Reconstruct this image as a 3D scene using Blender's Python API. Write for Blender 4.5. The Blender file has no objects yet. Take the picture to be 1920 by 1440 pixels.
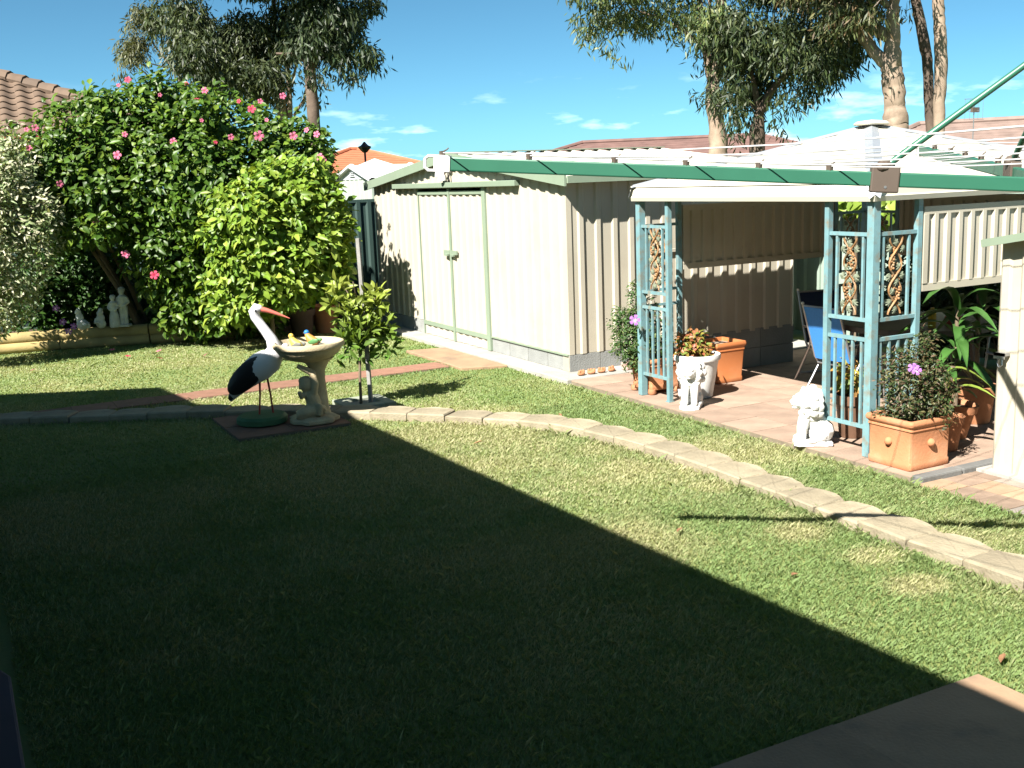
import bpy, math, random
import numpy as np
from mathutils import Vector, Matrix
rnd = random.Random(7)
SC = bpy.context.scene
COL = SC.collection
# ---------------------------------------------------------------- camera
CAMH = 2.1
YAW, PITCH, ROLL, FPX = math.radians(27.458), math.radians(10.824), math.radians(-2.220), 2020.1
fwd = Vector((math.sin(YAW)*math.cos(PITCH), math.cos(YAW)*math.cos(PITCH), -math.sin(PITCH)))
rgt = Vector((math.cos(YAW), -math.sin(YAW), 0)); upv = rgt.cross(fwd)
RGT = rgt*math.cos(ROLL)+upv*math.sin(ROLL); UPV = -rgt*math.sin(ROLL)+upv*math.cos(ROLL)
cam = bpy.data.cameras.new('camera'); camo = bpy.data.objects.new('camera', cam); COL.objects.link(camo)
camo.matrix_world = Matrix(((RGT.x, UPV.x, -fwd.x, 0), (RGT.y, UPV.y, -fwd.y, 0), (RGT.z, UPV.z, -fwd.z, CAMH), (0, 0, 0, 1)))
cam.sensor_width = 36; cam.lens = FPX/1920*36; cam.clip_start = .05; cam.clip_end = 3000
SC.camera = camo
# ---------------------------------------------------------------- sky, sun, exposure
SUN_DIR = Vector((.90, .44, -1.0)).normalized()          # the way the light travels
SUN_EL = math.asin(-SUN_DIR.z); SUN_ROT = math.atan2(-SUN_DIR.x, -SUN_DIR.y) % (2*math.pi)
world = bpy.data.worlds.new('World'); SC.world = world; world.use_nodes = True
wn, wl = world.node_tree.nodes, world.node_tree.links
wn.clear()
wout = wn.new('ShaderNodeOutputWorld'); wbg = wn.new('ShaderNodeBackground'); sky = wn.new('ShaderNodeTexSky')
sky.sky_type = 'NISHITA'; sky.sun_disc = False; sky.sun_elevation = SUN_EL; sky.sun_rotation = SUN_ROT
sky.air_density = .42; sky.dust_density = .5; sky.ozone_density = 1.4
wbg.inputs['Strength'].default_value = .05
tint = wn.new('ShaderNodeMix'); tint.data_type = 'RGBA'; tint.blend_type = 'MULTIPLY'; tint.inputs[0].default_value = 1
tint.inputs[7].default_value = (.53, .93, .88, 1)
wl.new(sky.outputs[0], tint.inputs[6])
# small thin fair-weather clouds low over the horizon
tc = wn.new('ShaderNodeTexCoord'); mp = wn.new('ShaderNodeMapping'); mp.inputs['Scale'].default_value = (13, 13, 55)
nz = wn.new('ShaderNodeTexNoise'); nz.inputs['Scale'].default_value = 1.0; nz.inputs['Detail'].default_value = 5; nz.inputs['Roughness'].default_value = .55
rp = wn.new('ShaderNodeValToRGB'); rp.color_ramp.elements[0].position = .56; rp.color_ramp.elements[1].position = .70
sx = wn.new('ShaderNodeSeparateXYZ'); band = wn.new('ShaderNodeMapRange'); band.inputs[1].default_value = .04; band.inputs[2].default_value = .095
band.inputs[3].default_value = 1; band.inputs[4].default_value = 0
mul = wn.new('ShaderNodeMath'); mul.operation = 'MULTIPLY'; mul2 = wn.new('ShaderNodeMath'); mul2.operation = 'MULTIPLY'; mul2.inputs[1].default_value = .38
cl = wn.new('ShaderNodeMix'); cl.data_type = 'RGBA'; cl.inputs[7].default_value = (13.0, 15.0, 17.0, 1)
wl.new(tc.outputs['Generated'], mp.inputs[0]); wl.new(mp.outputs[0], nz.inputs[0]); wl.new(nz.outputs[0], rp.inputs[0])
wl.new(tc.outputs['Generated'], sx.inputs[0]); wl.new(sx.outputs[2], band.inputs[0])
wl.new(rp.outputs[0], mul.inputs[0]); wl.new(band.outputs[0], mul.inputs[1]); wl.new(mul.outputs[0], mul2.inputs[0])
wl.new(mul2.outputs[0], cl.inputs[0]); wl.new(tint.outputs[2], cl.inputs[6])
wl.new(cl.outputs[2], wbg.inputs[0]); wl.new(wbg.outputs[0], wout.inputs[0])
sl = bpy.data.lights.new('sun', 'SUN'); sl.energy = 5.0; sl.angle = math.radians(.5); sl.color = (1, .955, .87)
so = bpy.data.objects.new('sun', sl); COL.objects.link(so); so.location = (-20, -8, 25); so.rotation_euler = SUN_DIR.to_track_quat('-Z', 'Y').to_euler()
vs = SC.view_settings; vs.view_transform = 'Standard'; vs.look = 'None'; vs.exposure = 1.86; vs.gamma = 1; vs.use_curve_mapping = False
SC.cycles.max_bounces = 6; SC.cycles.transparent_max_bounces = 6
# ---------------------------------------------------------------- pixel helpers (photo pixels to places on known surfaces)
def ray(px, py): return RGT*((px-960)/FPX) - UPV*((py-720)/FPX) + fwd
C0 = Vector((0, 0, CAMH))
def G(px, py, z=0.0):
    d = ray(px, py); return C0 + d*((z-CAMH)/d.z)
def atd(px, py, dist):
    d = ray(px, py); return C0 + d*(dist/math.hypot(d.x, d.y))
def onx(px, py, X): d = ray(px, py); return C0 + d*(X/d.x)
def ony(px, py, Y): d = ray(px, py); return C0 + d*(Y/d.y)
# ---------------------------------------------------------------- mesh helpers
class MB:
    def __init__(s): s.v = []; s.f = []
    def add(s, vs, fs):
        o = len(s.v); s.v += [tuple(p) for p in vs]; s.f += [tuple(i+o for i in f) for f in fs]; return s
    def box(s, p0, p1, rz=0, piv=None):
        x0, y0, z0 = p0; x1, y1, z1 = p1
        vs = [(x0,y0,z0),(x1,y0,z0),(x1,y1,z0),(x0,y1,z0),(x0,y0,z1),(x1,y0,z1),(x1,y1,z1),(x0,y1,z1)]
        if rz:
            c, sn = math.cos(rz), math.sin(rz); ax, ay = piv or ((x0+x1)/2, (y0+y1)/2)
            vs = [(ax+(x-ax)*c-(y-ay)*sn, ay+(x-ax)*sn+(y-ay)*c, z) for x, y, z in vs]
        return s.add(vs, [(3,2,1,0),(4,5,6,7),(0,1,5,4),(1,2,6,5),(2,3,7,6),(3,0,4,7)])
    def beam(s, a, b, w, h, up=(0, 0, 1)):
        a, b = Vector(a), Vector(b); d = (b-a).normalized(); up = Vector(up)
        r = d.cross(up); r = r.normalized() if r.length > 1e-5 else Vector((1, 0, 0)); u = r.cross(d)
        vs = [p+r*i*w/2+u*j*h/2 for p in (a, b) for i, j in ((-1,-1),(1,-1),(1,1),(-1,1))]
        return s.add(vs, [(0,1,2,3),(7,6,5,4),(0,4,5,1),(1,5,6,2),(2,6,7,3),(3,7,4,0)])
    def tube(s, pts, rads, n=8, caps=True):
        pts = [Vector(p) for p in pts]; k = len(pts)
        if not hasattr(rads, '__len__'): rads = [rads]*k
        t0 = (pts[1]-pts[0]).normalized(); ref = Vector((0,0,1)) if abs(t0.z) < .9 else Vector((1,0,0))
        u = t0.cross(ref).normalized(); vs = []; fs = []
        for i in range(k):
            t = (pts[min(i+1,k-1)]-pts[max(i-1,0)]).normalized()
            u = (u-t*u.dot(t)).normalized(); w = t.cross(u)
            for j in range(n):
                a = 2*math.pi*j/n; vs.append(pts[i]+(u*math.cos(a)+w*math.sin(a))*rads[i])
        for i in range(k-1):
            for j in range(n):
                fs.append((i*n+j, i*n+(j+1)%n, (i+1)*n+(j+1)%n, (i+1)*n+j))
        if caps: fs.append(tuple(range(n-1,-1,-1))); fs.append(tuple((k-1)*n+j for j in range(n)))
        return s.add(vs, fs)
    def lathe(s, prof, n=20, c=(0,0,0), sx=1, sy=1, wob=None):
        vs = []; fs = []; k = len(prof)
        for i, (r, z) in enumerate(prof):
            for j in range(n):
                a = 2*math.pi*j/n; q = r*(wob(a, i) if wob else 1)
                vs.append((c[0]+q*math.cos(a)*sx, c[1]+q*math.sin(a)*sy, c[2]+z))
        for i in range(k-1):
            for j in range(n): fs.append((i*n+j, i*n+(j+1)%n, (i+1)*n+(j+1)%n, (i+1)*n+j))
        fs.append(tuple(range(n-1,-1,-1))); fs.append(tuple((k-1)*n+j for j in range(n)))
        return s.add(vs, fs)
    def sqlathe(s, prof, c=(0,0,0), k=1.0, r=.12):
        # rounded-square rings, prof = (half width, z)
        n = 20; ring = []
        for q in range(4):
            cx, cy = ((1,1),(-1,1),(-1,-1),(1,-1))[q]
            for t in range(5):
                a = math.pi/2*(q+t/4); ring.append((cx*(1-r)+r*math.cos(a), cy*(1-r)+r*math.sin(a)))
        vs = []; fs = []
        for h, z in prof: vs += [(c[0]+x*h*k, c[1]+y*h*k, c[2]+z*k) for x, y in ring]
        for i in range(len(prof)-1):
            for j in range(n): fs.append((i*n+j, i*n+(j+1)%n, (i+1)*n+(j+1)%n, (i+1)*n+j))
        fs.append(tuple(range(n-1,-1,-1))); fs.append(tuple((len(prof)-1)*n+j for j in range(n)))
        return s.add(vs, fs)
    def prism(s, poly, z0, z1):
        n = len(poly); vs = [(x,y,z0) for x,y in poly]+[(x,y,z1) for x,y in poly]
        return s.add(vs, [tuple(range(n-1,-1,-1)), tuple(range(n,2*n))]+[(i,(i+1)%n,n+(i+1)%n,n+i) for i in range(n)])
    def ell(s, c, r, n=12, rot=None):
        m = n//2; vs = []; fs = []; c = Vector(c)
        M = rot.to_matrix() if rot is not None else Matrix.Identity(3)
        for i in range(1, m):
            th = math.pi*i/m
            for j in range(n):
                a = 2*math.pi*j/n; vs.append(c+M@Vector((r[0]*math.sin(th)*math.cos(a), r[1]*math.sin(th)*math.sin(a), r[2]*math.cos(th))))
        t = len(vs); vs += [c+M@Vector((0,0,r[2])), c-M@Vector((0,0,r[2]))]
        for i in range(m-2):
            for j in range(n): fs.append((i*n+j, (i+1)*n+j, (i+1)*n+(j+1)%n, i*n+(j+1)%n))
        for j in range(n): fs.append((t, j, (j+1)%n)); fs.append((t+1, (m-2)*n+(j+1)%n, (m-2)*n+j))
        return s.add(vs, fs)
    def quad(s, *p): return s.add(p, [tuple(range(len(p)))])
    def build(s, name, m, parent=None, smooth=None, bevel=0, remesh=0, off=None, sub=0):
        me = bpy.data.meshes.new(name)
        v = s.v
        if off is not None: v = [(a-off[0], b-off[1], c-off[2]) for a, b, c in v]
        me.from_pydata(v, [], s.f); me.update()
        return link(name, me, m, parent, smooth, bevel, remesh, sub)
def link(name, me, m, parent=None, smooth=None, bevel=0, remesh=0, sub=0):
    if m is not None and not me.materials: me.materials.append(m)
    if smooth is not None:
        me.shade_smooth(); me.set_sharp_from_angle(angle=math.radians(smooth))
    o = bpy.data.objects.new(name, me); COL.objects.link(o)
    if parent is not None: o.parent = parent
    if remesh:
        md = o.modifiers.new('remesh', 'REMESH'); md.mode = 'VOXEL'; md.voxel_size = remesh; md.use_smooth_shade = True
        ms = o.modifiers.new('smooth', 'SMOOTH'); ms.factor = .5; ms.iterations = 1
    if bevel:
        md = o.modifiers.new('bevel', 'BEVEL'); md.width = bevel; md.segments = 2; md.limit_method = 'ANGLE'; md.angle_limit = math.radians(40)
    if sub:
        md = o.modifiers.new('sub', 'SUBSURF'); md.levels = sub; md.render_levels = sub
    return o
def tag(o, label=None, cat=None, group=None, kind=None):
    if label: o['label'] = label
    if cat: o['category'] = cat
    if group: o['group'] = group
    if kind: o['kind'] = kind
    return o
def thing(name, label, cat, loc=(0,0,0), rz=0, group=None):
    o = bpy.data.objects.new(name, None); COL.objects.link(o); o.empty_display_size = .1
    o.location = loc; o.rotation_euler = (0,0,rz); return tag(o, label, cat, group)
def clone(o, parent=None, name=None):
    c = o.copy(); COL.objects.link(c); c.parent = parent
    if name: c.name = name
    for ch in list(o.children): clone(ch, c)
    return c
def piece(name, me, parent, loc=(0,0,0), rz=0, rot=None):
    o = bpy.data.objects.new(name, me); COL.objects.link(o); o.parent = parent; o.location = loc
    o.rotation_euler = rot or (0,0,rz); return o
# ---------------------------------------------------------------- materials
MATS = {}
DEF = .64
def nodes_of(m): m.use_nodes = True; return m.node_tree.nodes, m.node_tree.links
def mat(name, col, rough=.6, var=.12, scale=6, bump=0, bscale=40, spec=.35, metal=0, dirt=None, dscale=2.2, damt=.5, coat=0, k=None):
    k = DEF if k is None else k; col = tuple(c*k for c in col); dirt = tuple(c*k for c in dirt) if dirt else None
    m = bpy.data.materials.new(name); n, l = nodes_of(m); b = n['Principled BSDF']
    b.inputs['Roughness'].default_value = rough; b.inputs['Specular IOR Level'].default_value = spec; b.inputs['Metallic'].default_value = metal
    b.inputs['Coat Weight'].default_value = coat
    tcn = n.new('ShaderNodeTexCoord'); nz = n.new('ShaderNodeTexNoise'); nz.inputs['Scale'].default_value = scale; nz.inputs['Detail'].default_value = 6
    l.new(tcn.outputs['Object'], nz.inputs[0])
    r = n.new('ShaderNodeValToRGB'); r.color_ramp.elements[0].position = .3; r.color_ramp.elements[1].position = .7
    r.color_ramp.elements[0].color = tuple(c*(1-var) for c in col)+(1,); r.color_ramp.elements[1].color = tuple(min(1, c*(1+var)) for c in col)+(1,)
    l.new(nz.outputs[0], r.inputs[0]); out = r.outputs[0]
    oi = n.new('ShaderNodeObjectInfo'); hv = n.new('ShaderNodeHueSaturation'); mr = n.new('ShaderNodeMapRange')
    mr.inputs[3].default_value = 1-var*.6; mr.inputs[4].default_value = 1+var*.6
    l.new(oi.outputs['Random'], mr.inputs[0]); l.new(mr.outputs[0], hv.inputs['Value']); l.new(out, hv.inputs['Color']); out = hv.outputs[0]
    if dirt:
        n2 = n.new('ShaderNodeTexNoise'); n2.inputs['Scale'].default_value = dscale; n2.inputs['Detail'].default_value = 8; n2.inputs['Roughness'].default_value = .65
        l.new(tcn.outputs['Object'], n2.inputs[0]); r2 = n.new('ShaderNodeValToRGB'); r2.color_ramp.elements[0].position = .5; r2.color_ramp.elements[1].position = .72
        r2.color_ramp.elements[1].color = (damt,)*3+(1,); l.new(n2.outputs[0], r2.inputs[0])
        mx = n.new('ShaderNodeMix'); mx.data_type = 'RGBA'; mx.inputs[7].default_value = tuple(dirt)+(1,)
        l.new(r2.outputs[0], mx.inputs[0]); l.new(out, mx.inputs[6]); out = mx.outputs[2]
    l.new(out, b.inputs['Base Color'])
    if bump:
        n3 = n.new('ShaderNodeTexNoise'); n3.inputs['Scale'].default_value = bscale; n3.inputs['Detail'].default_value = 5
        l.new(tcn.outputs['Object'], n3.inputs[0]); bp = n.new('ShaderNodeBump'); bp.inputs['Strength'].default_value = bump; bp.inputs['Distance'].default_value = .01
        l.new(n3.outputs[0], bp.inputs['Height']); l.new(bp.outputs[0], b.inputs['Normal'])
    MATS[name] = m; return m
def leafmat(name, rough=.45, spec=.4, trans=.25, tcol=(1.3, 1.25, .5)):
    m = bpy.data.materials.new(name); n, l = nodes_of(m); b = n['Principled BSDF']
    at = n.new('ShaderNodeAttribute'); at.attribute_name = 'Col'; l.new(at.outputs[0], b.inputs['Base Color'])
    b.inputs['Roughness'].default_value = rough; b.inputs['Specular IOR Level'].default_value = spec
    tr = n.new('ShaderNodeBsdfTranslucent'); mm = n.new('ShaderNodeMix'); mm.data_type = 'RGBA'; mm.blend_type = 'MULTIPLY'; mm.inputs[0].default_value = 1
    mm.inputs[7].default_value = tuple(tcol)+(1,); l.new(at.outputs[0], mm.inputs[6]); l.new(mm.outputs[2], tr.inputs[0])
    ms = n.new('ShaderNodeMixShader'); ms.inputs[0].default_value = trans
    l.new(b.outputs[0], ms.inputs[1]); l.new(tr.outputs[0], ms.inputs[2]); l.new(ms.outputs[0], n['Material Output'].inputs[0]); MATS[name] = m; return m
cream = mat('cream_steel', (.545,.50,.405), .45, .03, 2, spec=.3, dirt=(.36,.32,.25), dscale=1.6, damt=.35, k=.69)
creamroof = mat('cream_roof', (.64,.605,.51), .4, .03, 2, spec=.35, dirt=(.5,.47,.4), dscale=1.5, damt=.3, k=.8)
sage = mat('sage_trim', (.27,.34,.25), .5, .05, 4)
block = mat('concrete_block', (.33,.34,.33), .9, .14, 5, bump=.5, bscale=60, dirt=(.20,.20,.19), damt=.7)
mortar = mat('mortar', (.45,.42,.34), .95, .1, 12)
concrete = mat('concrete', (.45,.43,.39), .9, .12, 4, bump=.4, bscale=70, dirt=(.28,.27,.24), damt=.5)
slabm = mat('warm_concrete', (.40,.265,.165), .9, .12, 4, bump=.3, bscale=60, dirt=(.17,.13,.10), dscale=2.6, damt=.75)
teal = mat('teal_paint', (.205,.37,.405), .45, .1, 10, dirt=(.27,.20,.12), dscale=11, damt=.9)
terra = mat('terracotta', (.56,.24,.115), .85, .1, 5, bump=.25, bscale=50, dirt=(.60,.38,.25), dscale=4, damt=.55)
terra2 = mat('terracotta_plastic', (.60,.21,.075), .5, .04, 5, dirt=(.55,.33,.2), dscale=3, damt=.25)
paver = mat('patio_paver', (.40,.285,.215), .85, .2, 5, bump=.35, bscale=45, dirt=(.20,.15,.11), dscale=2.4, damt=.7)
redbrick = mat('red_paver', (.30,.155,.105), .85, .15, 8, bump=.4, bscale=50, dirt=(.25,.16,.12))
greypaver = mat('grey_paver', (.30,.25,.21), .9, .28, 8, bump=.4, bscale=60, dirt=(.2,.17,.15))
stone = mat('edging_stone', (.36,.305,.21), .92, .24, 6, bump=.7, bscale=55, dirt=(.27,.25,.19), dscale=4, damt=.55)
joint = mat('joint_sand', (.22,.18,.13), .95, .2, 20)
log = mat('treated_log', (.47,.36,.15), .8, .18, 5, bump=.3, bscale=40, dirt=(.25,.2,.1), damt=.5)
white = mat('white_paint', (.82,.82,.80), .4, .03, 8, dirt=(.45,.42,.36), dscale=14, damt=.45, k=.72)
ivory = mat('ivory_stone', (.60,.50,.32), .85, .12, 12, bump=.5, bscale=60, dirt=(.42,.31,.18), dscale=8, damt=.6)
greystone = mat('grey_statue', (.50,.52,.52), .8, .2, 14, bump=.5, bscale=80, dirt=(.24,.25,.24), dscale=10, damt=.6, k=.95)
black = mat('black_paint', (.012,.012,.016), .45, .1, 8)
redp = mat('red_paint', (.50,.07,.05), .45, .08, 8)
hoistg = mat('hoist_green', (.035,.16,.10), .38, .06, 6, spec=.45)
brownpl = mat('brown_plastic', (.13,.10,.08), .5, .08, 10)
wire = mat('line_cord', (.62,.62,.62), .5, .05, 9)
alu = mat('aluminium', (.55,.56,.58), .35, .05, 12, metal=.8)
hipcap = mat('hip_cap_metal', (.50,.53,.57), .35, .05, 8, metal=.35)
fabric = mat('blue_sling', (.06,.30,.80), .7, .07, 60)
navy = mat('navy_sling', (.01,.022,.07), .8, .1, 60)
soil = mat('soil', (.09,.06,.04), .95, .3, 30, bump=.8, bscale=60)
bark = mat('gum_bark', (.36,.27,.20), .85, .25, 3, bump=.5, bscale=12, dirt=(.14,.09,.06), dscale=1.6, damt=.85)
darkbark = mat('dark_bark', (.14,.10,.075), .9, .25, 4, bump=.6, bscale=15, dirt=(.30,.24,.19), dscale=1.5, damt=.6)
twig = mat('twig_wood', (.20,.15,.10), .9, .2, 15)
stakew = mat('weathered_stake', (.33,.32,.30), .9, .15, 10, bump=.3)
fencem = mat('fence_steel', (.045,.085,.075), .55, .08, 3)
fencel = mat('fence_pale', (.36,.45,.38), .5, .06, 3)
tile_b = mat('brown_roof_tile', (.17,.115,.08), .85, .22, 3, bump=.3, bscale=14, dirt=(.13,.1,.085), dscale=.8, damt=.6)
tile_o = mat('orange_roof_tile', (.52,.17,.085), .85, .12, 2)
tile_m = mat('maroon_roof_tile', (.20,.115,.10), .85, .2, 2)
fascia_r = mat('red_fascia', (.28,.035,.04), .5, .06, 4)
wallm = mat('house_wall', (.34,.27,.22), .9, .12, 3)
nwhite = mat('white_sheet', (.70,.72,.74), .5, .05, 3, dirt=(.5,.5,.5), dscale=1.2, damt=.5)
nsage = mat('pale_sage_sheet', (.45,.52,.45), .5, .05, 3)
leafm = leafmat('leaf_glossy', .42, .28, .3)
gumleaf = leafmat('leaf_gum', .5, .4, .2)
petal = leafmat('petal', .6, .2, .3, (1, 1, 1))
grassm = leafmat('grass_blade', .6, .25, .3)
# ---------------------------------------------------------------- the ground
def ground_mat():
    m = bpy.data.materials.new('lawn_ground'); n, l = nodes_of(m); b = n['Principled BSDF']; b.inputs['Roughness'].default_value = .95
    b.inputs['Specular IOR Level'].default_value = .1
    t = n.new('ShaderNodeTexCoord'); a = n.new('ShaderNodeTexNoise'); a.inputs['Scale'].default_value = .9; a.inputs['Detail'].default_value = 8
    c = n.new('ShaderNodeTexNoise'); c.inputs['Scale'].default_value = 60; c.inputs['Detail'].default_value = 4
    l.new(t.outputs['Object'], a.inputs[0]); l.new(t.outputs['Object'], c.inputs[0])
    r = n.new('ShaderNodeValToRGB'); r.color_ramp.elements[0].position = .35; r.color_ramp.elements[1].position = .68
    r.color_ramp.elements[0].color = (.12,.165,.05,1); r.color_ramp.elements[1].color = (.19,.195,.08,1); l.new(a.outputs[0], r.inputs[0])
    x = n.new('ShaderNodeMix'); x.data_type = 'RGBA'; x.blend_type = 'MULTIPLY'; x.inputs[0].default_value = .8; l.new(r.outputs[0], x.inputs[6])
    r2 = n.new('ShaderNodeValToRGB'); r2.color_ramp.elements[0].color = (.6,.6,.55,1); r2.color_ramp.elements[1].color = (1.2,1.2,1.1,1); l.new(c.outputs[0], r2.inputs[0])
    l.new(r2.outputs[0], x.inputs[7]); l.new(x.outputs[2], b.inputs['Base Color']); return m
gm = MB(); gm.quad((-400,-300,0),(400,-300,0),(400,600,0),(-400,600,0))
tag(gm.build('ground', ground_mat()), kind='structure')
S2 = (.90, .44)
# edging stones: a curved row of scalloped concrete blocks
PX = [(0,783),(120,780),(250,775),(370,768),(440,766),(520,768),(600,768),(700,770),(800,775),(880,778),(960,780),(1040,787),(1120,800),(1200,822),(1290,850),(1380,878),(1465,910),(1550,945),(1640,975),(1730,1005),(1830,1045),(1910,1070)]
cp = [G(x, y, .05).to_2d() for x, y in PX]
cp = [cp[0]+(cp[0]-cp[1])*3] + cp + [Vector((4.62,2.9)), Vector((4.6,1.2))]
for _ in range(3): cp = [cp[0]]+[(cp[i-1]+cp[i]*2+cp[i+1])/4 for i in range(1, len(cp)-1)]+[cp[-1]]
cum = [0]
for a, b in zip(cp, cp[1:]): cum.append(cum[-1]+(b-a).length)
def along(s):
    for i in range(len(cp)-1):
        if s <= cum[i+1] or i == len(cp)-2:
            return cp[i].lerp(cp[i+1], (s-cum[i])/(cum[i+1]-cum[i])), (cp[i+1]-cp[i]).normalized()
edging = tag(bpy.data.objects.new('garden_edging', None), kind='structure'); COL.objects.link(edging)
SL = .365
def stone_mesh(k):
    r = random.Random(k); q = MB(); L = SL-.005; poly = [(-L/2, -.145), (L/2, -.145), (L/2, .105)]
    for t in range(7):
        a = t/6; poly.append((L/2-.02-a*(L-.04), .115+.04*math.sin(math.pi*a)))
    poly.append((-L/2, .105))
    n = len(poly); h = .075; vs = [(x, y, -.03) for x, y in poly]+[(x, y, h-.012+r.uniform(-.004,.004)) for x, y in poly]+[(x*.955, y*.93, h+r.uniform(-.004,.004)) for x, y in poly]
    q.add(vs, [tuple(range(n-1,-1,-1)), tuple(range(2*n,3*n))]+[(k_*n+i, k_*n+(i+1)%n, (k_+1)*n+(i+1)%n, (k_+1)*n+i) for k_ in (0,1) for i in range(n)])
    me = bpy.data.meshes.new('edging_stone'); me.from_pydata(q.v, [], q.f); me.materials.append(stone); return me
stones = [stone_mesh(k) for k in range(5)]
STPOS = []
s = .2; i = 0
while s < cum[-1]-.1:
    p, d = along(s); piece('edging_stone', stones[i % 5], edging, (p.x, p.y, rnd.uniform(-.012,.006)), math.atan2(d.y, d.x)+rnd.uniform(-.03,.03), ) 
    STPOS.append((p.x, p.y)); s += SL+rnd.uniform(0,.008); i += 1
STPOS = np.array(STPOS)
# paving: patio of terracotta-coloured squares, red path, door slab, grey pavers, front slab
def paving(name, x0, x1, y0, y1, size, z, m, gap=.006, names='paver', dz=.002, base=joint, mats=None, skip=None, size2=None):
    root = tag(MB().box((x0+.002,y0+.002,-.05),(x1-.002,y1-.002,z-.006)).build(name, base), kind='structure')
    size2 = size2 or size
    q = MB().box((gap/2,gap/2,-.04),(size-gap/2,size2-gap/2,0)); mes = []
    for mm in (mats or [m]):
        o = bpy.data.meshes.new(names); o.from_pydata(q.v, [], q.f); o.materials.append(mm); mes.append(o)
    nx, ny = round((x1-x0)/size), round((y1-y0)/size2)
    for a in range(nx):
        for b in range(ny):
            if skip and skip(x0+a*size, y0+b*size2): continue
            piece(names, rnd.choice(mes), root, (x0+a*size, y0+b*size2, z+rnd.uniform(-dz,dz)), rot=(rnd.uniform(-.003,.003), rnd.uniform(-.003,.003), 0))
    return root
paving('patio', 5.53, 9.13, 4.93, 9.33, .4, .04, paver)
paving('red_path', .15, 4.95, 11.03, 11.43, .4, .022, redbrick)
ps = [mat('paver_grey', (.25,.22,.195), .9, .2, 8, bump=.4, bscale=60), mat('paver_brown', (.30,.215,.16), .9, .2, 8, bump=.4, bscale=60), mat('paver_buff', (.43,.29,.19), .9, .15, 8, bump=.4, bscale=60), greypaver]
paving('side_pavers', 5.50, 7.80, 2.56, 4.86, .23, .015, greypaver, mats=ps)
fs_ = paving('front_slab', .35, 3.55, -2.0, 2.78, .8, .03, slabm, gap=.004, names='slab', size2=.598)
kb = tag(bpy.data.objects.new('patio_kerb', None), kind='structure'); COL.objects.link(kb)
kme = MB().box((-.195,-.045,-.03),(.195,.045,.055)).build('kerb_block', mat('kerb_grey', (.17,.17,.165), .85, .15, 8, bump=.4), kb, bevel=.012)
kme.location = (5.73, 4.885, 0)
for k in range(1, 8):
    o = kme.copy(); COL.objects.link(o); o.location = (5.73+k*.4, 4.885+rnd.uniform(-.004,.004), rnd.uniform(-.004,.004))
ds = MB().prism([(4.98,10.80),(5.47,10.62),(5.47,12.30),(4.98,12.42)], -.03, .035).build('door_slab', slabm, bevel=.008); tag(ds, kind='structure')
ssl = MB().box((5.48,9.33,-.05),(9.0,15.5,.055)).build('shed_slab', concrete, bevel=.012); tag(ssl, kind='structure')
# stork and bird bath pad
pad = paving('statue_pad', 2.02, 3.02, 8.92, 9.92, .5, .03, redbrick)
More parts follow.
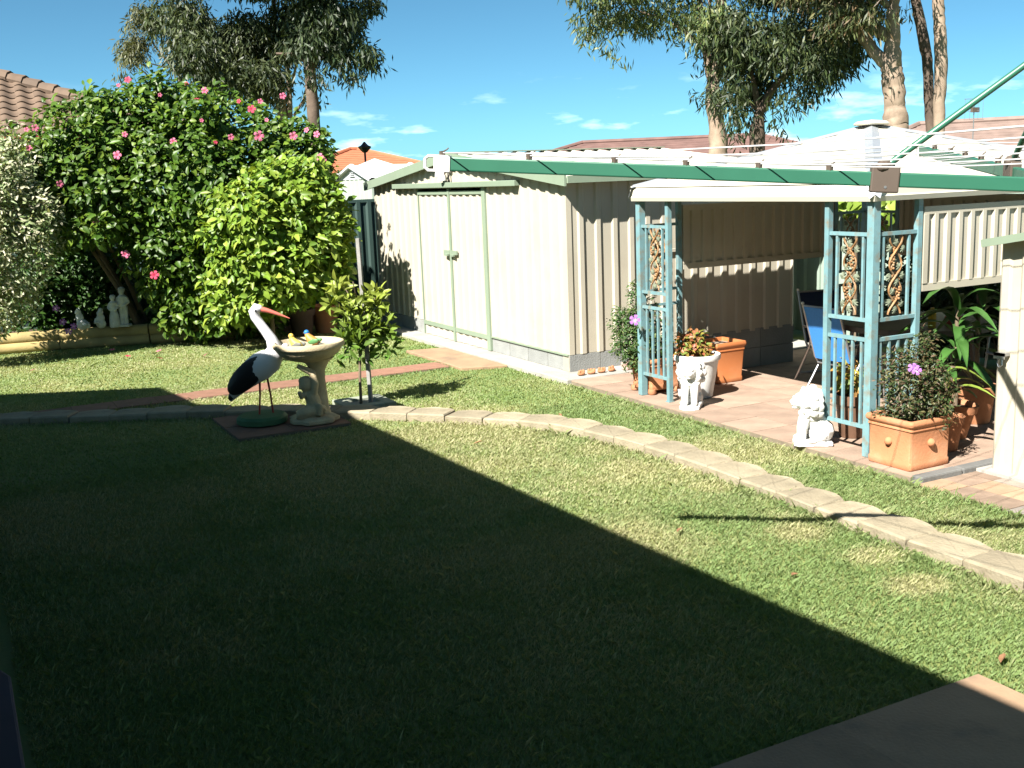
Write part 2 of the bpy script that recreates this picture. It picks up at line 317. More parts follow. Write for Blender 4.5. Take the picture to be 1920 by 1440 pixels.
# ---------------------------------------------------------------- lawn blades
def inr(x, y, a, b, c, d): return (x > a) & (x < b) & (y > c) & (y < d)
def lawn():
    r = np.random.default_rng(3); X = []; Y = []; W = []; Hh = []
    for (x0, x1, y0, y1, dens, w, h) in ((.05,5.6,2.2,5.5,9500,.0040,.028),(.05,5.6,5.5,8.5,6000,.0056,.026),(.0,5.6,8.5,12.0,3400,.0090,.019),(3.58,5.6,-2.0,2.2,3600,.0056,.028),(-.4,5.6,12.0,16.6,1900,.0140,.016)):
        n = int((x1-x0)*(y1-y0)*dens); X.append(r.uniform(x0,x1,n)); Y.append(r.uniform(y0,y1,n)); W.append(np.full(n,w)); Hh.append(np.full(n,h))
    x, y, w, h = map(np.concatenate, (X, Y, W, Hh))
    bad = inr(x,y,-9,.07,-9,9)|inr(x,y,.1,4.95,11.04,11.42)|inr(x,y,-9,3.56,-9,2.79)|inr(x,y,4.99,5.6,10.75,12.35)|inr(x,y,5.47,9,9.3,15.6)|inr(x,y,5.49,9,-9,9.4)|inr(x,y,2.04,3.0,8.94,9.9)|inr(x,y,3.19,3.63,9.45,9.87)
    for sx_, sy_ in STPOS: bad |= (x-sx_)**2+(y-sy_)**2 < .155**2
    # keep only what the frustum can see, with a margin
    ang = np.arctan2(x, y); bad |= (ang < -.06)|(ang > 1.95)
    k = ~bad; x, y, w, h = x[k], y[k], w[k], h[k]; n = len(x)
    def vn(sc, seed):   # smooth value noise
        q = np.random.default_rng(seed).random((64,64)); u = x*sc+7; v = y*sc+3; iu = np.floor(u).astype(int); iv = np.floor(v).astype(int)
        fu = u-iu; fv = v-iv; fu = fu*fu*(3-2*fu); fv = fv*fv*(3-2*fv); g = lambda a, b: q[a % 64, b % 64]
        return (g(iu,iv)*(1-fu)+g(iu+1,iv)*fu)*(1-fv)+(g(iu,iv+1)*(1-fu)+g(iu+1,iv+1)*fu)*fv
    dry = .5*vn(.8,1)+.3*vn(2.3,2)+.2*vn(6,4)
    for (cx, cy, rx, ry) in ((G(1330,915).x,G(1330,915).y,.22,.30),(G(1640,1045).x,G(1640,1045).y,.26,.22),(G(1180,880).x,G(1180,880).y,.4,.5),(G(1500,1000).x,G(1500,1000).y,.3,.25),(G(1720,1100).x,G(1720,1100).y,.3,.2)): dry = np.maximum(dry, .98*np.exp(-((x-cx)/rx)**2-((y-cy)/ry)**2)-.12*vn(9,8))
    a = r.uniform(0,2*np.pi,n); lean = r.uniform(.3,1.1,n); hh = h*r.uniform(.6,1.2,n)*(1-.3*np.clip(dry-.6,0,1)); ww = w*r.uniform(.7,1.3,n); hh *= np.where(r.random(n) < .03, 1.7, 1.0)
    near = np.full(n, 9.0)
    for sx_, sy_ in STPOS: near = np.minimum(near, (x-sx_)**2+(y-sy_)**2)
    hh *= np.where((near < .24**2)|(x > 5.42)|((y > 10.92)&(y < 11.55)&(x < 5)), r.uniform(1.0,1.9,n), 1.0)
    dx, dy = np.cos(a), np.sin(a); px_, py_ = -dy, dx
    V = np.zeros((n,4,3)); V[:,0] = np.c_[x-px_*ww/2, y-py_*ww/2, np.zeros(n)]; V[:,1] = np.c_[x+px_*ww/2, y+py_*ww/2, np.zeros(n)]
    m_ = .55; V[:,2] = np.c_[x+dx*hh*lean*.3+px_*ww*.4, y+dy*hh*lean*.3+py_*ww*.4, hh*m_]; V[:,3] = np.c_[x+dx*hh*lean, y+dy*hh*lean, hh*(1.0-.25*lean*.5)]
    F = np.arange(n)[:,None]*4+np.array([0,1,2,0,2,3])[None]
    me = bpy.data.meshes.new('grass'); me.vertices.add(n*4); me.vertices.foreach_set('co', V.reshape(-1))
    me.loops.add(n*6); me.loops.foreach_set('vertex_index', F.reshape(-1)); me.polygons.add(n*2); me.polygons.foreach_set('loop_start', np.arange(n*2)*3)
    me.update(calc_edges=True)
    t = np.clip((dry-.40)*2.7+r.normal(0,.22,n),0,1)[:,None]
    col = np.array([.142,.205,.072])*(1-t)+np.array([.30,.29,.155])*t; col *= r.uniform(.85,1.15,n)[:,None]
    cc = np.ones((n,4,4)); cc[:,:,:3] = col[:,None,:]
    at = me.color_attributes.new('Col','FLOAT_COLOR','POINT'); at.data.foreach_set('color', cc.reshape(-1))
    o = link('grass', me, grassm); tag(o, 'short mown green lawn with dry yellow patches', 'grass', kind='stuff'); return n
print('blades', lawn())
# ---------------------------------------------------------------- our own house: raised verandah whose roof shades the lawn
E_ = 3.7
hs = thing('house', 'raised house verandah with tiled roof shading the near lawn', 'house', (-2,0,0))
outl = [(3.46+.05*(2.76+9), -9), (3.46, 2.76), (3.14, 9.45), (2.07, 10.82), (1.93, 12.03), (.37, 12.78), (-5.0, 15.0), (-9, 15), (-9, -9)]
outl = [(x-S2[0]*E_, y-S2[1]*E_) for x, y in outl[:7]]+[(-11, 13.5), (-11, -10)]
MB().prism(outl, E_-.18, E_).build('roof', tile_b, hs, off=(-2,0,0))
MB().prism([(-9,-12),(.035,-12),(.035,4.05),(-.02,4.2),(-.02,8.2),(-9,8.2)], -.05, .42).build('verandah_floor', mat('verandah_concrete', (.10,.08,.095), .9, .15, 3), hs, off=(-2,0,0), bevel=.01)
MB().box((-3.0,-10,.4),(-2.8,8.1,E_-.19)).build('wall', wallm, hs, off=(-2,0,0))
for y in (7.9, -5.0): MB().box((-.45,y-.06,.4),(-.33,y+.06,E_-.19)).build('post', white, hs, off=(-2,0,0))
# ---------------------------------------------------------------- ribbed steel sheet
def ribbed(mb, a, u, L, out, zb, zt, pitch=.21, d=.02, rib=.05, s=.018, stops=()):
    # sheet along u (2D unit) from a (2D), ribs toward out (2D); zb, zt functions of distance
    xs = [(0,0)]; t = 0
    while t < L-1e-6:
        for e, h in ((pitch-rib-2*s, 0), (pitch-rib-s, d), (pitch-s, d), (pitch, 0)):
            if t+e < L: xs.append((t+e, h))
        t += pitch
    xs.append((L, 0))
    for q in stops: xs.append((q, 0))
    xs.sort(); vs = []
    for q, h in xs:
        x = a[0]+u[0]*q+out[0]*h; y = a[1]+u[1]*q+out[1]*h; vs += [(x,y,zb(q)),(x,y,zt(q))]
    mb.add(vs, [(2*i, 2*i+2, 2*i+3, 2*i+1) for i in range(len(xs)-1)]); return mb
# ---------------------------------------------------------------- garden shed
SX0, SX1, SY0, SY1, SEV, SPK = 5.75, 8.82, 9.70, 15.20, 2.05, 2.37
ymid = (SY0+SY1)/2
shed = thing('garden_shed', 'large cream ribbed steel garden shed with sage green trim and double doors', 'shed', (SX0, ymid, .055)); SO = (SX0, ymid, .055)
gab = lambda q: SEV+(SPK-SEV)*(1-abs(q-(SY1-SY0)/2)/((SY1-SY0)/2))
DY0, DY1 = 11.53, 13.54; BZ = .235
def P_(mb, name, m, parent=None, **k): return mb.build(name, m, parent or shed, off=SO, **k)
w = MB(); dh = 2.0
# front: right field, left field, field above the doors
ribbed(w, (SX0,SY0), (0,1), DY0-SY0, (-1,0), lambda q: BZ, lambda q: gab(q), pitch=.203)
ribbed(w, (SX0,DY1), (0,1), SY1-DY1, (-1,0), lambda q: BZ, lambda q: gab(q+DY1-SY0), pitch=.203)
ribbed(w, (SX0,DY0), (0,1), DY1-DY0, (-1,0), lambda q: dh, lambda q: gab(q+DY0-SY0), pitch=.201, stops=(ymid-DY0,))
P_(w, 'front_wall', cream)
P_(ribbed(MB(), (SX0,SY0), (1,0), SX1-SX0, (0,-1), lambda q: BZ, lambda q: SEV-.01), 'side_wall', cream)
P_(ribbed(MB(), (SX1,SY0), (0,1), SY1-SY0, (1,0), lambda q: BZ, lambda q: gab(q), stops=((SY1-SY0)/2,)), 'back_wall', cream)
P_(ribbed(MB(), (SX0,SY1), (1,0), SX1-SX0, (0,1), lambda q: BZ, lambda q: SEV-.01), 'side_wall', cream)
P_(MB().box((SX0-.012,SY0-.012,BZ),(SX0+.05,SY0+.004,SEV)).box((SX0-.012,SY0+.004,BZ),(SX0+.004,SY0+.05,SEV)), 'corner_trim', cream)
P_(MB().box((SX0-.012,SY1-.05,BZ),(SX0+.004,SY1+.01,SEV)), 'corner_trim', cream)
# base of concrete blocks
bl = thing  # (kept for clarity: blocks are parts of the shed)
bme = bpy.data.meshes.new('block'); q = MB().box((-.19,-.07,0),(.19,.07,.172)); bme.from_pydata(q.v, [], q.f); bme.materials.append(block)
def blockrow(x0, y0, x1, y1):
    n = max(1, round(math.hypot(x1-x0, y1-y0)/.4))
    a = math.atan2(y1-y0, x1-x0); Lp = math.hypot(x1-x0, y1-y0)/n
    for i in range(n):
        t = (i+.5)/n; o = piece('block', bme, shed, (x0+(x1-x0)*t-SO[0], y0+(y1-y0)*t-SO[1], .003), a); o.scale = (Lp*.975/.38, 1, 1)
    mm = MB().box((-Lp*n/2,-.064,0),(Lp*n/2,.064,.170)).build('mortar', mortar, shed); mm.location = ((x0+x1)/2-SO[0], (y0+y1)/2-SO[1], .002); mm.rotation_euler = (0,0,a)
blockrow(SX0+.055, SY0+.01, SX0+.055, DY0-.03); blockrow(SX0+.055, DY1+.03, SX0+.055, SY1)
blockrow(SX0-.02, SY0+.055, SX1, SY0+.055)
# doors
def door(y0, y1):
    mb = ribbed(MB(), (SX0-.012,y0), (0,1), y1-y0, (-1,0), lambda q: .062, lambda q: dh-.03, pitch=(y1-y0)/5, d=.016)
    d = P_(mb, 'door', cream)
    return d
dm = (DY0+DY1)/2
d1 = door(DY0+.06, dm-.015); d2 = door(dm+.015, DY1-.03)
P_(MB().box((SX0-.038,DY0+.06,.19),(SX0-.029,dm-.03,.245)), 'door_rail', sage, d1); P_(MB().box((SX0-.038,dm+.03,.19),(SX0-.029,DY1-.02,.245)), 'door_rail', sage, d2)
P_(MB().box((SX0-.038,DY0+.065,dh-.075),(SX0-.029,dm-.03,dh-.03)), 'top_rail', sage, d1); P_(MB().box((SX0-.038,dm+.03,dh-.075),(SX0-.029,DY1-.02,dh-.03)), 'top_rail', sage, d2)
for s_, dd in ((-1, d1), (1, d2)):
    P_(MB().box((SX0-.05,dm+s_*.11-.085,1.175),(SX0-.031,dm+s_*.11+.085,1.225)).box((SX0-.075,dm+s_*.09-.05,1.155),(SX0-.05,dm+s_*.09+.05,1.178)), 'handle', sage, dd)
P_(MB().box((SX0-.044,dm-.026,.062),(SX0-.006,dm+.026,dh)), 'door_stile', sage)
P_(MB().box((SX0-.044,DY0-.03,.062),(SX0-.004,DY0+.058,dh+.002)), 'door_jamb', sage)
P_(MB().box((SX0-.034,DY1-.022,.062),(SX0-.006,DY1-.002,dh)), 'door_jamb', sage)
P_(MB().box((SX0-.035,DY0-.95,BZ-.012),(SX0-.005,DY0-.035,BZ+.004)).box((SX0-.035,SY0,BZ-.012),(SX0-.005,DY0-.95,BZ+.004)), 'bottom_channel', sage)
# header rail
P_(MB().box((SX0-.09,10.66,dh+.01),(SX0-.022,14.30,dh+.075)), 'header_rail', sage, bevel=.006)
# roof: two ribbed slopes with green trim
OX, OY = .10, .16; sl_ = (SPK-SEV)/(ymid-SY0)
def roofside(sg):
    mb = MB(); ye = ymid-sg*((ymid-SY0)+OY); ze = SPK+.04-sl_*((ymid-SY0)+OY); n = 16
    x0, x1 = SX0-OX, SX1+OX; xs = []
    p = (x1-x0)/n
    for i in range(n):
        xs += [(x0+i*p,0),(x0+i*p+p*.7,0),(x0+i*p+p*.78,.022),(x0+i*p+p*.92,.022)]
    xs.append((x1,0)); vs = []
    for x, h in xs: vs += [(x, ye, ze+h), (x, ymid, SPK+.04+h)]
    mb.add(vs, [(2*i,2*i+2,2*i+3,2*i+1) for i in range(len(xs)-1)])
    mb.add([(x0,ye,ze-.03),(x1,ye,ze-.03),(x1,ymid,SPK+.01),(x0,ymid,SPK+.01)], [(3,2,1,0)])
    P_(mb, 'roof_sheet', creamroof)
    t = MB(); a = Vector((x0-.006, ye-sg*.004, ze-.055)); b = Vector((x0-.006, ymid, SPK-.015))
    t.add([(x0-.012,ye-sg*.006,ze-.075),(x0-.012,ymid,SPK-.04),(x0-.012,ymid,SPK+.075),(x0-.012,ye-sg*.006,ze+.04),(x0+.012,ye-sg*.006,ze-.075),(x0+.012,ymid,SPK-.04),(x0+.012,ymid,SPK+.075),(x0+.012,ye-sg*.006,ze+.04)],
          [(0,1,2,3),(7,6,5,4),(0,4,5,1),(1,5,6,2),(2,6,7,3),(3,7,4,0)])
    P_(t, 'barge_trim', sage)
    P_(MB().box((x0+.016, min(ye-sg*.004,ye-sg*.03), ze-.045),(x1,max(ye-sg*.004,ye-sg*.03),ze+.028)), 'eave_trim', sage)
    P_(MB().box((x0+.016, min(ye, SY0 if sg > 0 else SY1), SEV-.0),(x1, max(ye, SY0 if sg > 0 else SY1), SEV+.012)), 'soffit', cream)
roofside(1); roofside(-1)
P_(MB().prism([(SX0-OX+.014,ymid-.09),(SX1+OX,ymid-.09),(SX1+OX,ymid+.09),(SX0-OX+.014,ymid+.09)], SPK+.062, SPK+.072), 'ridge_cap', sage)
# flood light on the gable
fl = thing('flood_light', 'small twin spotlight fixed under the gable peak of the cream shed', 'light', (SX0-.03, ymid+.02, 2.23))
MB().box((-.02,-.03,-.04),(.012,.03,.04)).build('base', brownpl, fl)
for k, (dy, dz_) in enumerate(((.14,-.02),(.05,-.07))):
    MB().tube([(-.02,dy*.2,0),(-.05,dy*.6,dz_*.4),(-.06,dy,dz_)], .012, 8).build('arm', brownpl, fl)
    MB().lathe([(.02,.05),(.035,.03),(.05,-.02),(.055,-.06),(.03,-.065)], 12, (-.075,dy+.02,dz_)).build('lamp_head', white, fl, smooth=40)
MB().tube([(-.03,-.02,.0),(-.04,-.03,-.08),(-.02,-.035,-.16)], .008, 6).build('cable', black, fl)
# ---------------------------------------------------------------- gazebo
GX0, GX1, GY0, GY1, GEV = 5.70, 8.52, 5.47, 8.29, 1.86
GC = ((GX0+GX1)/2, (GY0+GY1)/2); PZ = .042
gz = thing('gazebo', 'cream roofed steel gazebo with teal trellis corners beside the shed', 'gazebo', (GC[0], GC[1], PZ)); GO = (GC[0], GC[1], PZ)
def Q_(mb, name, m, parent=None, **k): return mb.build(name, m, parent or gz, off=GO, **k)
pme = None
def gpost(x, y):
    global pme
    if pme is None:
        q = MB().box((-.021,-.021,0),(.021,.021,GEV-PZ+.03)).box((-.03,-.03,0),(.03,.03,.008)); pme = bpy.data.meshes.new('post'); pme.from_pydata(q.v, [], q.f); pme.materials.append(teal)
    piece('post', pme, gz, (x-GO[0], y-GO[1], 0))
TW = .43
def mesh_of(mb, name, m, smooth=None):
    me = bpy.data.meshes.new(name); me.from_pydata(mb.v, [], mb.f); me.materials.append(m)
    if smooth: me.shade_smooth(); me.set_sharp_from_angle(angle=math.radians(smooth))
    return me
rail_me = mesh_of(MB().box((.022,-.013,-.013),(TW-.022,.013,.013)), 'rail', teal)
bal_me = mesh_of(MB().box((-.009,-.009,.263-PZ),(.009,.009,.867-PZ)), 'baluster', teal)
balu_me = mesh_of(MB().box((-.009,-.009,1.033-PZ),(.009,.009,1.607-PZ)), 'baluster', teal)
brass = mat('rusty_brass', (.40,.21,.09), .55, .3, 25, dirt=(.30,.30,.22), dscale=14, damt=.8)
verd = mat('verdigris_leaf', (.20,.23,.16), .6, .3, 30)
sc_ = MB(); zb, zt = 1.05-PZ, 1.59-PZ
for sg in (-1, 1):
    pts = []
    for t in range(37):
        a = t/36; pts.append((sg*.058*math.cos(a*math.pi*3.0+.0)*(1.0 if .1 < a < .9 else 1.05), .006*sg*math.sin(a*math.pi*3.0), zb+a*(zt-zb)))
    sc_.tube(pts, .0075, 6)
    for zc, dirn in ((.18,1),(.36,-1),(.50,1),(.63,1),(.82,-1)):
        zz = zb+zc*(zt-zb); sc_.tube([(sg*.045*dirn,.0,zz-.03),(sg*.02,.008,zz),(0,.006,zz+.03),(sg*-.02,.004,zz+.02),(sg*-.012,.004,zz+.005)], .0055, 5)
scroll_me = mesh_of(sc_, 'scroll', brass, 60)
lf = MB(); VL = []
def vleaf(c, ang, L):
    VL.append((c, ang))
    if lf.v: return
    c = (0,0,0); ang = 0
    out = [(0,-.5),(.28,-.35),(.5,0),(.22,.1),(.34,.42),(.08,.3),(0,.6),(-.08,.3),(-.34,.42),(-.22,.1),(-.5,0),(-.28,-.35)]
    vs = [(c[0]+L*(x*math.cos(ang)-y*math.sin(ang)), c[1]-.006, c[2]+L*(x*math.sin(ang)+y*math.cos(ang))) for x, y in out]
    n = len(vs); lf.add(vs+[(x,y+.012,z) for x,y,z in vs]+[(c[0],c[1]-.013,c[2]),(c[0],c[1]+.013,c[2])], [(i,(i+1)%n,2*n) for i in range(n)]+[(n+(i+1)%n,n+i,2*n+1) for i in range(n)]+[(i,n+i,n+(i+1)%n,(i+1)%n) for i in range(n)])
for x, z, a in ((0,.06,2.6),(.06,.13,.5),(-.055,.16,2.2),(-.03,.30,.8),(.01,.42,2.8),(.062,.50,.3),(-.062,.49,3.0),(.028,.62,.9),(-.02,.70,.3),(-.065,.86,.6),(.062,.85,2.4),(0,.93,.2)): vleaf((x, 0, zb+z*(zt-zb)), a, .054)
vine_me = mesh_of(lf, 'vine_leaf', verd)
gr = MB()
for i in range(11):
    a = i*2.4; k = i/11; gr.ell((.014*(1-k)*math.cos(a), .010*math.sin(a)*1.3, .045-k*.085), (.0105,.0105,.0105), 6)
grape_me = mesh_of(gr, 'grape_bunch', brass, 60)
def trellis(x, y, rz):
    c, s_ = math.cos(rz), math.sin(rz)
    at = lambda t: (x+c*t-GO[0], y+s_*t-GO[1])
    for z in (.25, .88, 1.02, 1.62): piece('rail', rail_me, gz, at(0)+(z-PZ,), rz)
    for k in (1,2,3,4): piece('baluster', bal_me, gz, at(TW*k/5)+(0,), rz)
    for t in (.21, .79): piece('baluster', balu_me, gz, at(TW*t)+(0,), rz)
    o = piece('scroll', scroll_me, gz, at(TW*.5)+(0,), rz)
    [piece('vine_leaf', vine_me, o, c_, rot=(0,-a_,0)) for c_, a_ in VL]; [piece('grape_bunch', grape_me, o, (cx,0,zb+cz*(zt-zb))) for cx, cz in ((.03,.26),(-.03,.66))]
for (x, y, ax, ay) in ((GX0,GY0,1,1),(GX0,GY1,1,-1),(GX1,GY0,-1,1),(GX1,GY1,-1,-1)):
    Q_(MB().box((x-.031,y-.031,PZ),(x+.031,y+.031,GEV+.028)), 'corner_post', teal); gpost(x+ax*TW, y); gpost(x, y+ay*TW)
    trellis(x, y, 0 if ax > 0 else math.pi); trellis(x, y, ay*math.pi/2)
# hanging ribbed screens in the upper half of the bays
def screen(x0, y0, x1, y1, z0=1.21, z1=1.77):
    L = math.hypot(x1-x0, y1-y0); u = ((x1-x0)/L, (y1-y0)/L); nrm = (u[1], -u[0])
    fr = MB(); th = .03
    o = Q_(ribbed(MB(), (x0+u[0]*.03, y0+u[1]*.03), u, L-.06, nrm, lambda q: z0+.03, lambda q: z1-.03, pitch=.125, d=.02, rib=.035, s=.014), 'screen', cream)
    rz = math.atan2(u[1], u[0])
    for a, b, c, d in ((0,L,z0-.02,z0+.035),(0,L,z1-.035,z1+.02)): Q_(MB().beam((x0+u[0]*a,y0+u[1]*a,(c+d)/2),(x0+u[0]*b,y0+u[1]*b,(c+d)/2), .035, d-c), 'frame_rail', cream, o)
    for a in (.02, L-.02): Q_(MB().beam((x0+u[0]*a,y0+u[1]*a,z0+.0352),(x0+u[0]*a,y0+u[1]*a,z1-.0352), .045, .045, (u[0],u[1],0)), 'frame_stile', cream, o)
screen(GX0+TW+.04, GY0, GX1-TW-.04, GY0)
screen(GX0+TW+.04, GY1, GX1-TW-.04, GY1)
screen(GX1, GY0+TW+.04, GX1, GY1-TW-.04)
# hipped roof: four ribbed panels, hip caps, fascia, top cap
ex0, ex1, ey0, ey1 = GX0-.06, GX1+.06, GY0-.06, GY1+.06; AP = Vector((GC[0], GC[1], 2.42)); ft = 1.975
cor = [Vector((ex0,ey0,0)), Vector((ex1,ey0,0)), Vector((ex1,ey1,0)), Vector((ex0,ey1,0))]
for i in range(4):
    a, b = cor[i], cor[(i+1)%4]; mb = MB(); n = 7; rows = []
    # stepped sheets: each row a slightly proud lap
    for k in range(n):
        t0, t1 = k/n*.985, (k+1)/n*.985
        p0 = Vector((a.x,a.y,ft)).lerp(AP, t0); p1 = Vector((b.x,b.y,ft)).lerp(AP, t0); p2 = Vector((b.x,b.y,ft)).lerp(AP, t1); p3 = Vector((a.x,a.y,ft)).lerp(AP, t1)
        up = Vector((0,0,.008)); mb.add([p0+up,p1+up,p2,p3,p0-up*.5,p1-up*.5], [(0,1,2,3),(4,5,1,0)])
    Q_(mb, 'roof_panel', creamroof)
    mbf = MB(); z0 = GEV-.012; prof = [(0,z0),(.012,z0+.035),(.004,z0+.045),(.004,ft-.03),(-.02,ft+.004)]
    ctr = Vector((GC[0],GC[1],0))
    vs = []
    for o_, z in prof:
        for c in (a, b): d = (c-ctr).normalized()*o_*1.41; vs.append((c.x+d.x, c.y+d.y, z))
    mbf.add(vs, [(2*j,2*j+1,2*j+3,2*j+2) for j in range(len(prof)-1)])
    inn = [(c+ (ctr-c).normalized()*.06) for c in (a,b)]
    mbf.add([(a.x,a.y,z0),(b.x,b.y,z0),(inn[1].x,inn[1].y,z0),(inn[0].x,inn[0].y,z0)], [(3,2,1,0)])
    Q_(mbf, 'fascia', creamroof)
    hc = MB(); pa = Vector((a.x,a.y,ft+.012)); d = (a-ctr).normalized(); side = Vector((-d.y,d.x,0))
    lo = pa+d*.02-Vector((0,0,.10)); m1 = pa-d*.02; hi = AP+Vector((0,0,.014))
    vs = []
    for p, wd in ((lo,.035),(m1,.062),(m1.lerp(hi,.5),.062),(hi,.055)):
        vs += [p-side*wd-Vector((0,0,.018)), p+Vector((0,0,.008)), p+side*wd-Vector((0,0,.018))]
    hc.add(vs, [(3*j+c, 3*j+c+1, 3*(j+1)+c+1, 3*(j+1)+c) for j in range(3) for c in (0,1)])
    Q_(hc, 'hip_cap', hipcap)
Q_(MB().lathe([(.001,.0),(.14,.0),(.15,.012),(.12,.032),(.001,.045)], 20, (AP.x,AP.y,AP.z+.004)), 'top_cap', creamroof, smooth=40)
for a, b in ((GX0,GX1),): 
    for y in (GY0, GY1): Q_(MB().box((a,y-.018,GEV-.0),(b,y+.018,GEV+.05)), 'top_beam', teal)
    for x in (GX0, GX1): Q_(MB().box((x-.018,GY0+.02,GEV+.001),(x+.018,GY1-.02,GEV+.051)), 'top_beam', teal)
# ---------------------------------------------------------------- added ribbed wall, standing in for the shed wall to take the gazebo's shade
WY = 8.765; sw = thing('added_shade_wall', 'added cream ribbed wall on block base standing in for the shaded shed wall', 'wall', (6.98,WY,.042)); WO = (6.98,WY,.042)
ribbed(MB(), (6.15,WY), (1,0), 1.83, (0,-1), lambda q: .43, lambda q: 1.32, pitch=.187).build('panel', cream, sw, off=WO)
MB().box((6.15,WY+.004,.43),(7.98,WY+.03,1.32)).build('backing', cream, sw, off=WO)
MB().box((6.14,WY-.03,1.321),(7.99,WY+.035,1.35)).build('top_channel', cream, sw, off=WO)
for r_ in range(2):
    for k in range(4):
        o = piece('block', bme, sw, (6.15+.2287+k*.4575-WO[0], .055, .002+r_*.206)); o.scale = (.45/.38, .9, .2/.172)
# ---------------------------------------------------------------- small cabinet shed on the right
cb = thing('storage_cabinet', 'narrow cream steel storage cabinet with pale green roof edge at right', 'cabinet', (6.55,4.0,.02)); CO = (6.55,4.0,.02)
cz = lambda q: 1.56+.10*(1-abs(q-.75)/.75)
cy1 = 4.78
def K_(mb, name, m, parent=None, **k): return mb.build(name, m, parent or cb, off=CO, **k)
K_(MB().box((6.06,3.2,.005),(7.0,4.86,.035)), 'base_slab', concrete)
K_(ribbed(MB(), (6.14,cy1-1.5), (0,1), 1.5, (-1,0), lambda q: .035, cz, pitch=.15, d=.012, stops=(.75,)), 'front_wall', cream)
K_(ribbed(MB(), (6.14,cy1), (1,0), .8, (0,1), lambda q: .035, lambda q: 1.56, pitch=.2, d=.015), 'side_wall', cream)
K_(ribbed(MB(), (6.14,cy1-1.5), (1,0), .8, (0,-1), lambda q: .035, lambda q: 1.56, pitch=.2, d=.015), 'side_wall', cream)
K_(MB().box((6.93,cy1-1.5,.035),(6.94,cy1,1.56)), 'back_wall', cream)
for sg in (1,-1):
    ye = cy1-.75+sg*.83; ze = 1.575
    K_(MB().add([(6.05,ye,ze),(7.0,ye,ze),(7.0,cy1-.75,1.72),(6.05,cy1-.75,1.72),(6.05,ye,ze-.02),(7.0,ye,ze-.02),(7.0,cy1-.75,1.70),(6.05,cy1-.75,1.70)],[(0,1,2,3),(7,6,5,4),(0,4,5,1),(1,5,6,2),(2,6,7,3),(3,7,4,0)]), 'roof_sheet', creamroof)
    K_(MB().beam((6.04,ye,ze-.015),(6.04,cy1-.75,1.705), .02, .05), 'edge_trim', sage)
h_ = K_(MB().box((6.075,cy1-.10,.825),(6.13,cy1-.02,.845)).box((6.075,cy1-.10,.805),(6.085,cy1-.02,.845)).tube([(6.09,cy1-.075,.81),(6.085,cy1-.08,.765),(6.085,cy1-.06,.75),(6.085,cy1-.045,.77),(6.09,cy1-.05,.81)], .006, 6), 'latch', alu)
# ---------------------------------------------------------------- fences
def fence(label, x0, y0, x1, y1, m, h=1.8, group='boundary fences', skip=None):
    f = thing('boundary_fence', label, 'fence', (x0,y0,0), 0, None)
    L = math.hypot(x1-x0,y1-y0); u = ((x1-x0)/L,(y1-y0)/L); nn = (u[1],-u[0]); n = round(L/2.38); w_ = L/n
    for i in range(n):
        a = (u[0]*i*w_, u[1]*i*w_)
        ribbed(MB(), a, u, w_-.06, nn, lambda q: .05, lambda q: h-.03, pitch=.19, d=.03, rib=.06, s=.03).build('panel', m, f)
        MB().beam((a[0],a[1],h-.02),(a[0]+u[0]*(w_-.06),a[1]+u[1]*(w_-.06),h-.02), .05, .05).build('rail', m, f)
        MB().box((a[0]-.03-u[0]*.03,a[1]-.03-u[1]*.03,0),(a[0]+.03-u[0]*.03,a[1]+.03-u[1]*.03,h)).build('post', m, f)
    return f
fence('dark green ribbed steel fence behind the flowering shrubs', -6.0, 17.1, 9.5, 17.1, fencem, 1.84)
fence('pale green ribbed steel fence seen through the gazebo', 9.55, 17.0, 9.55, -4.0, fencel, 1.84)
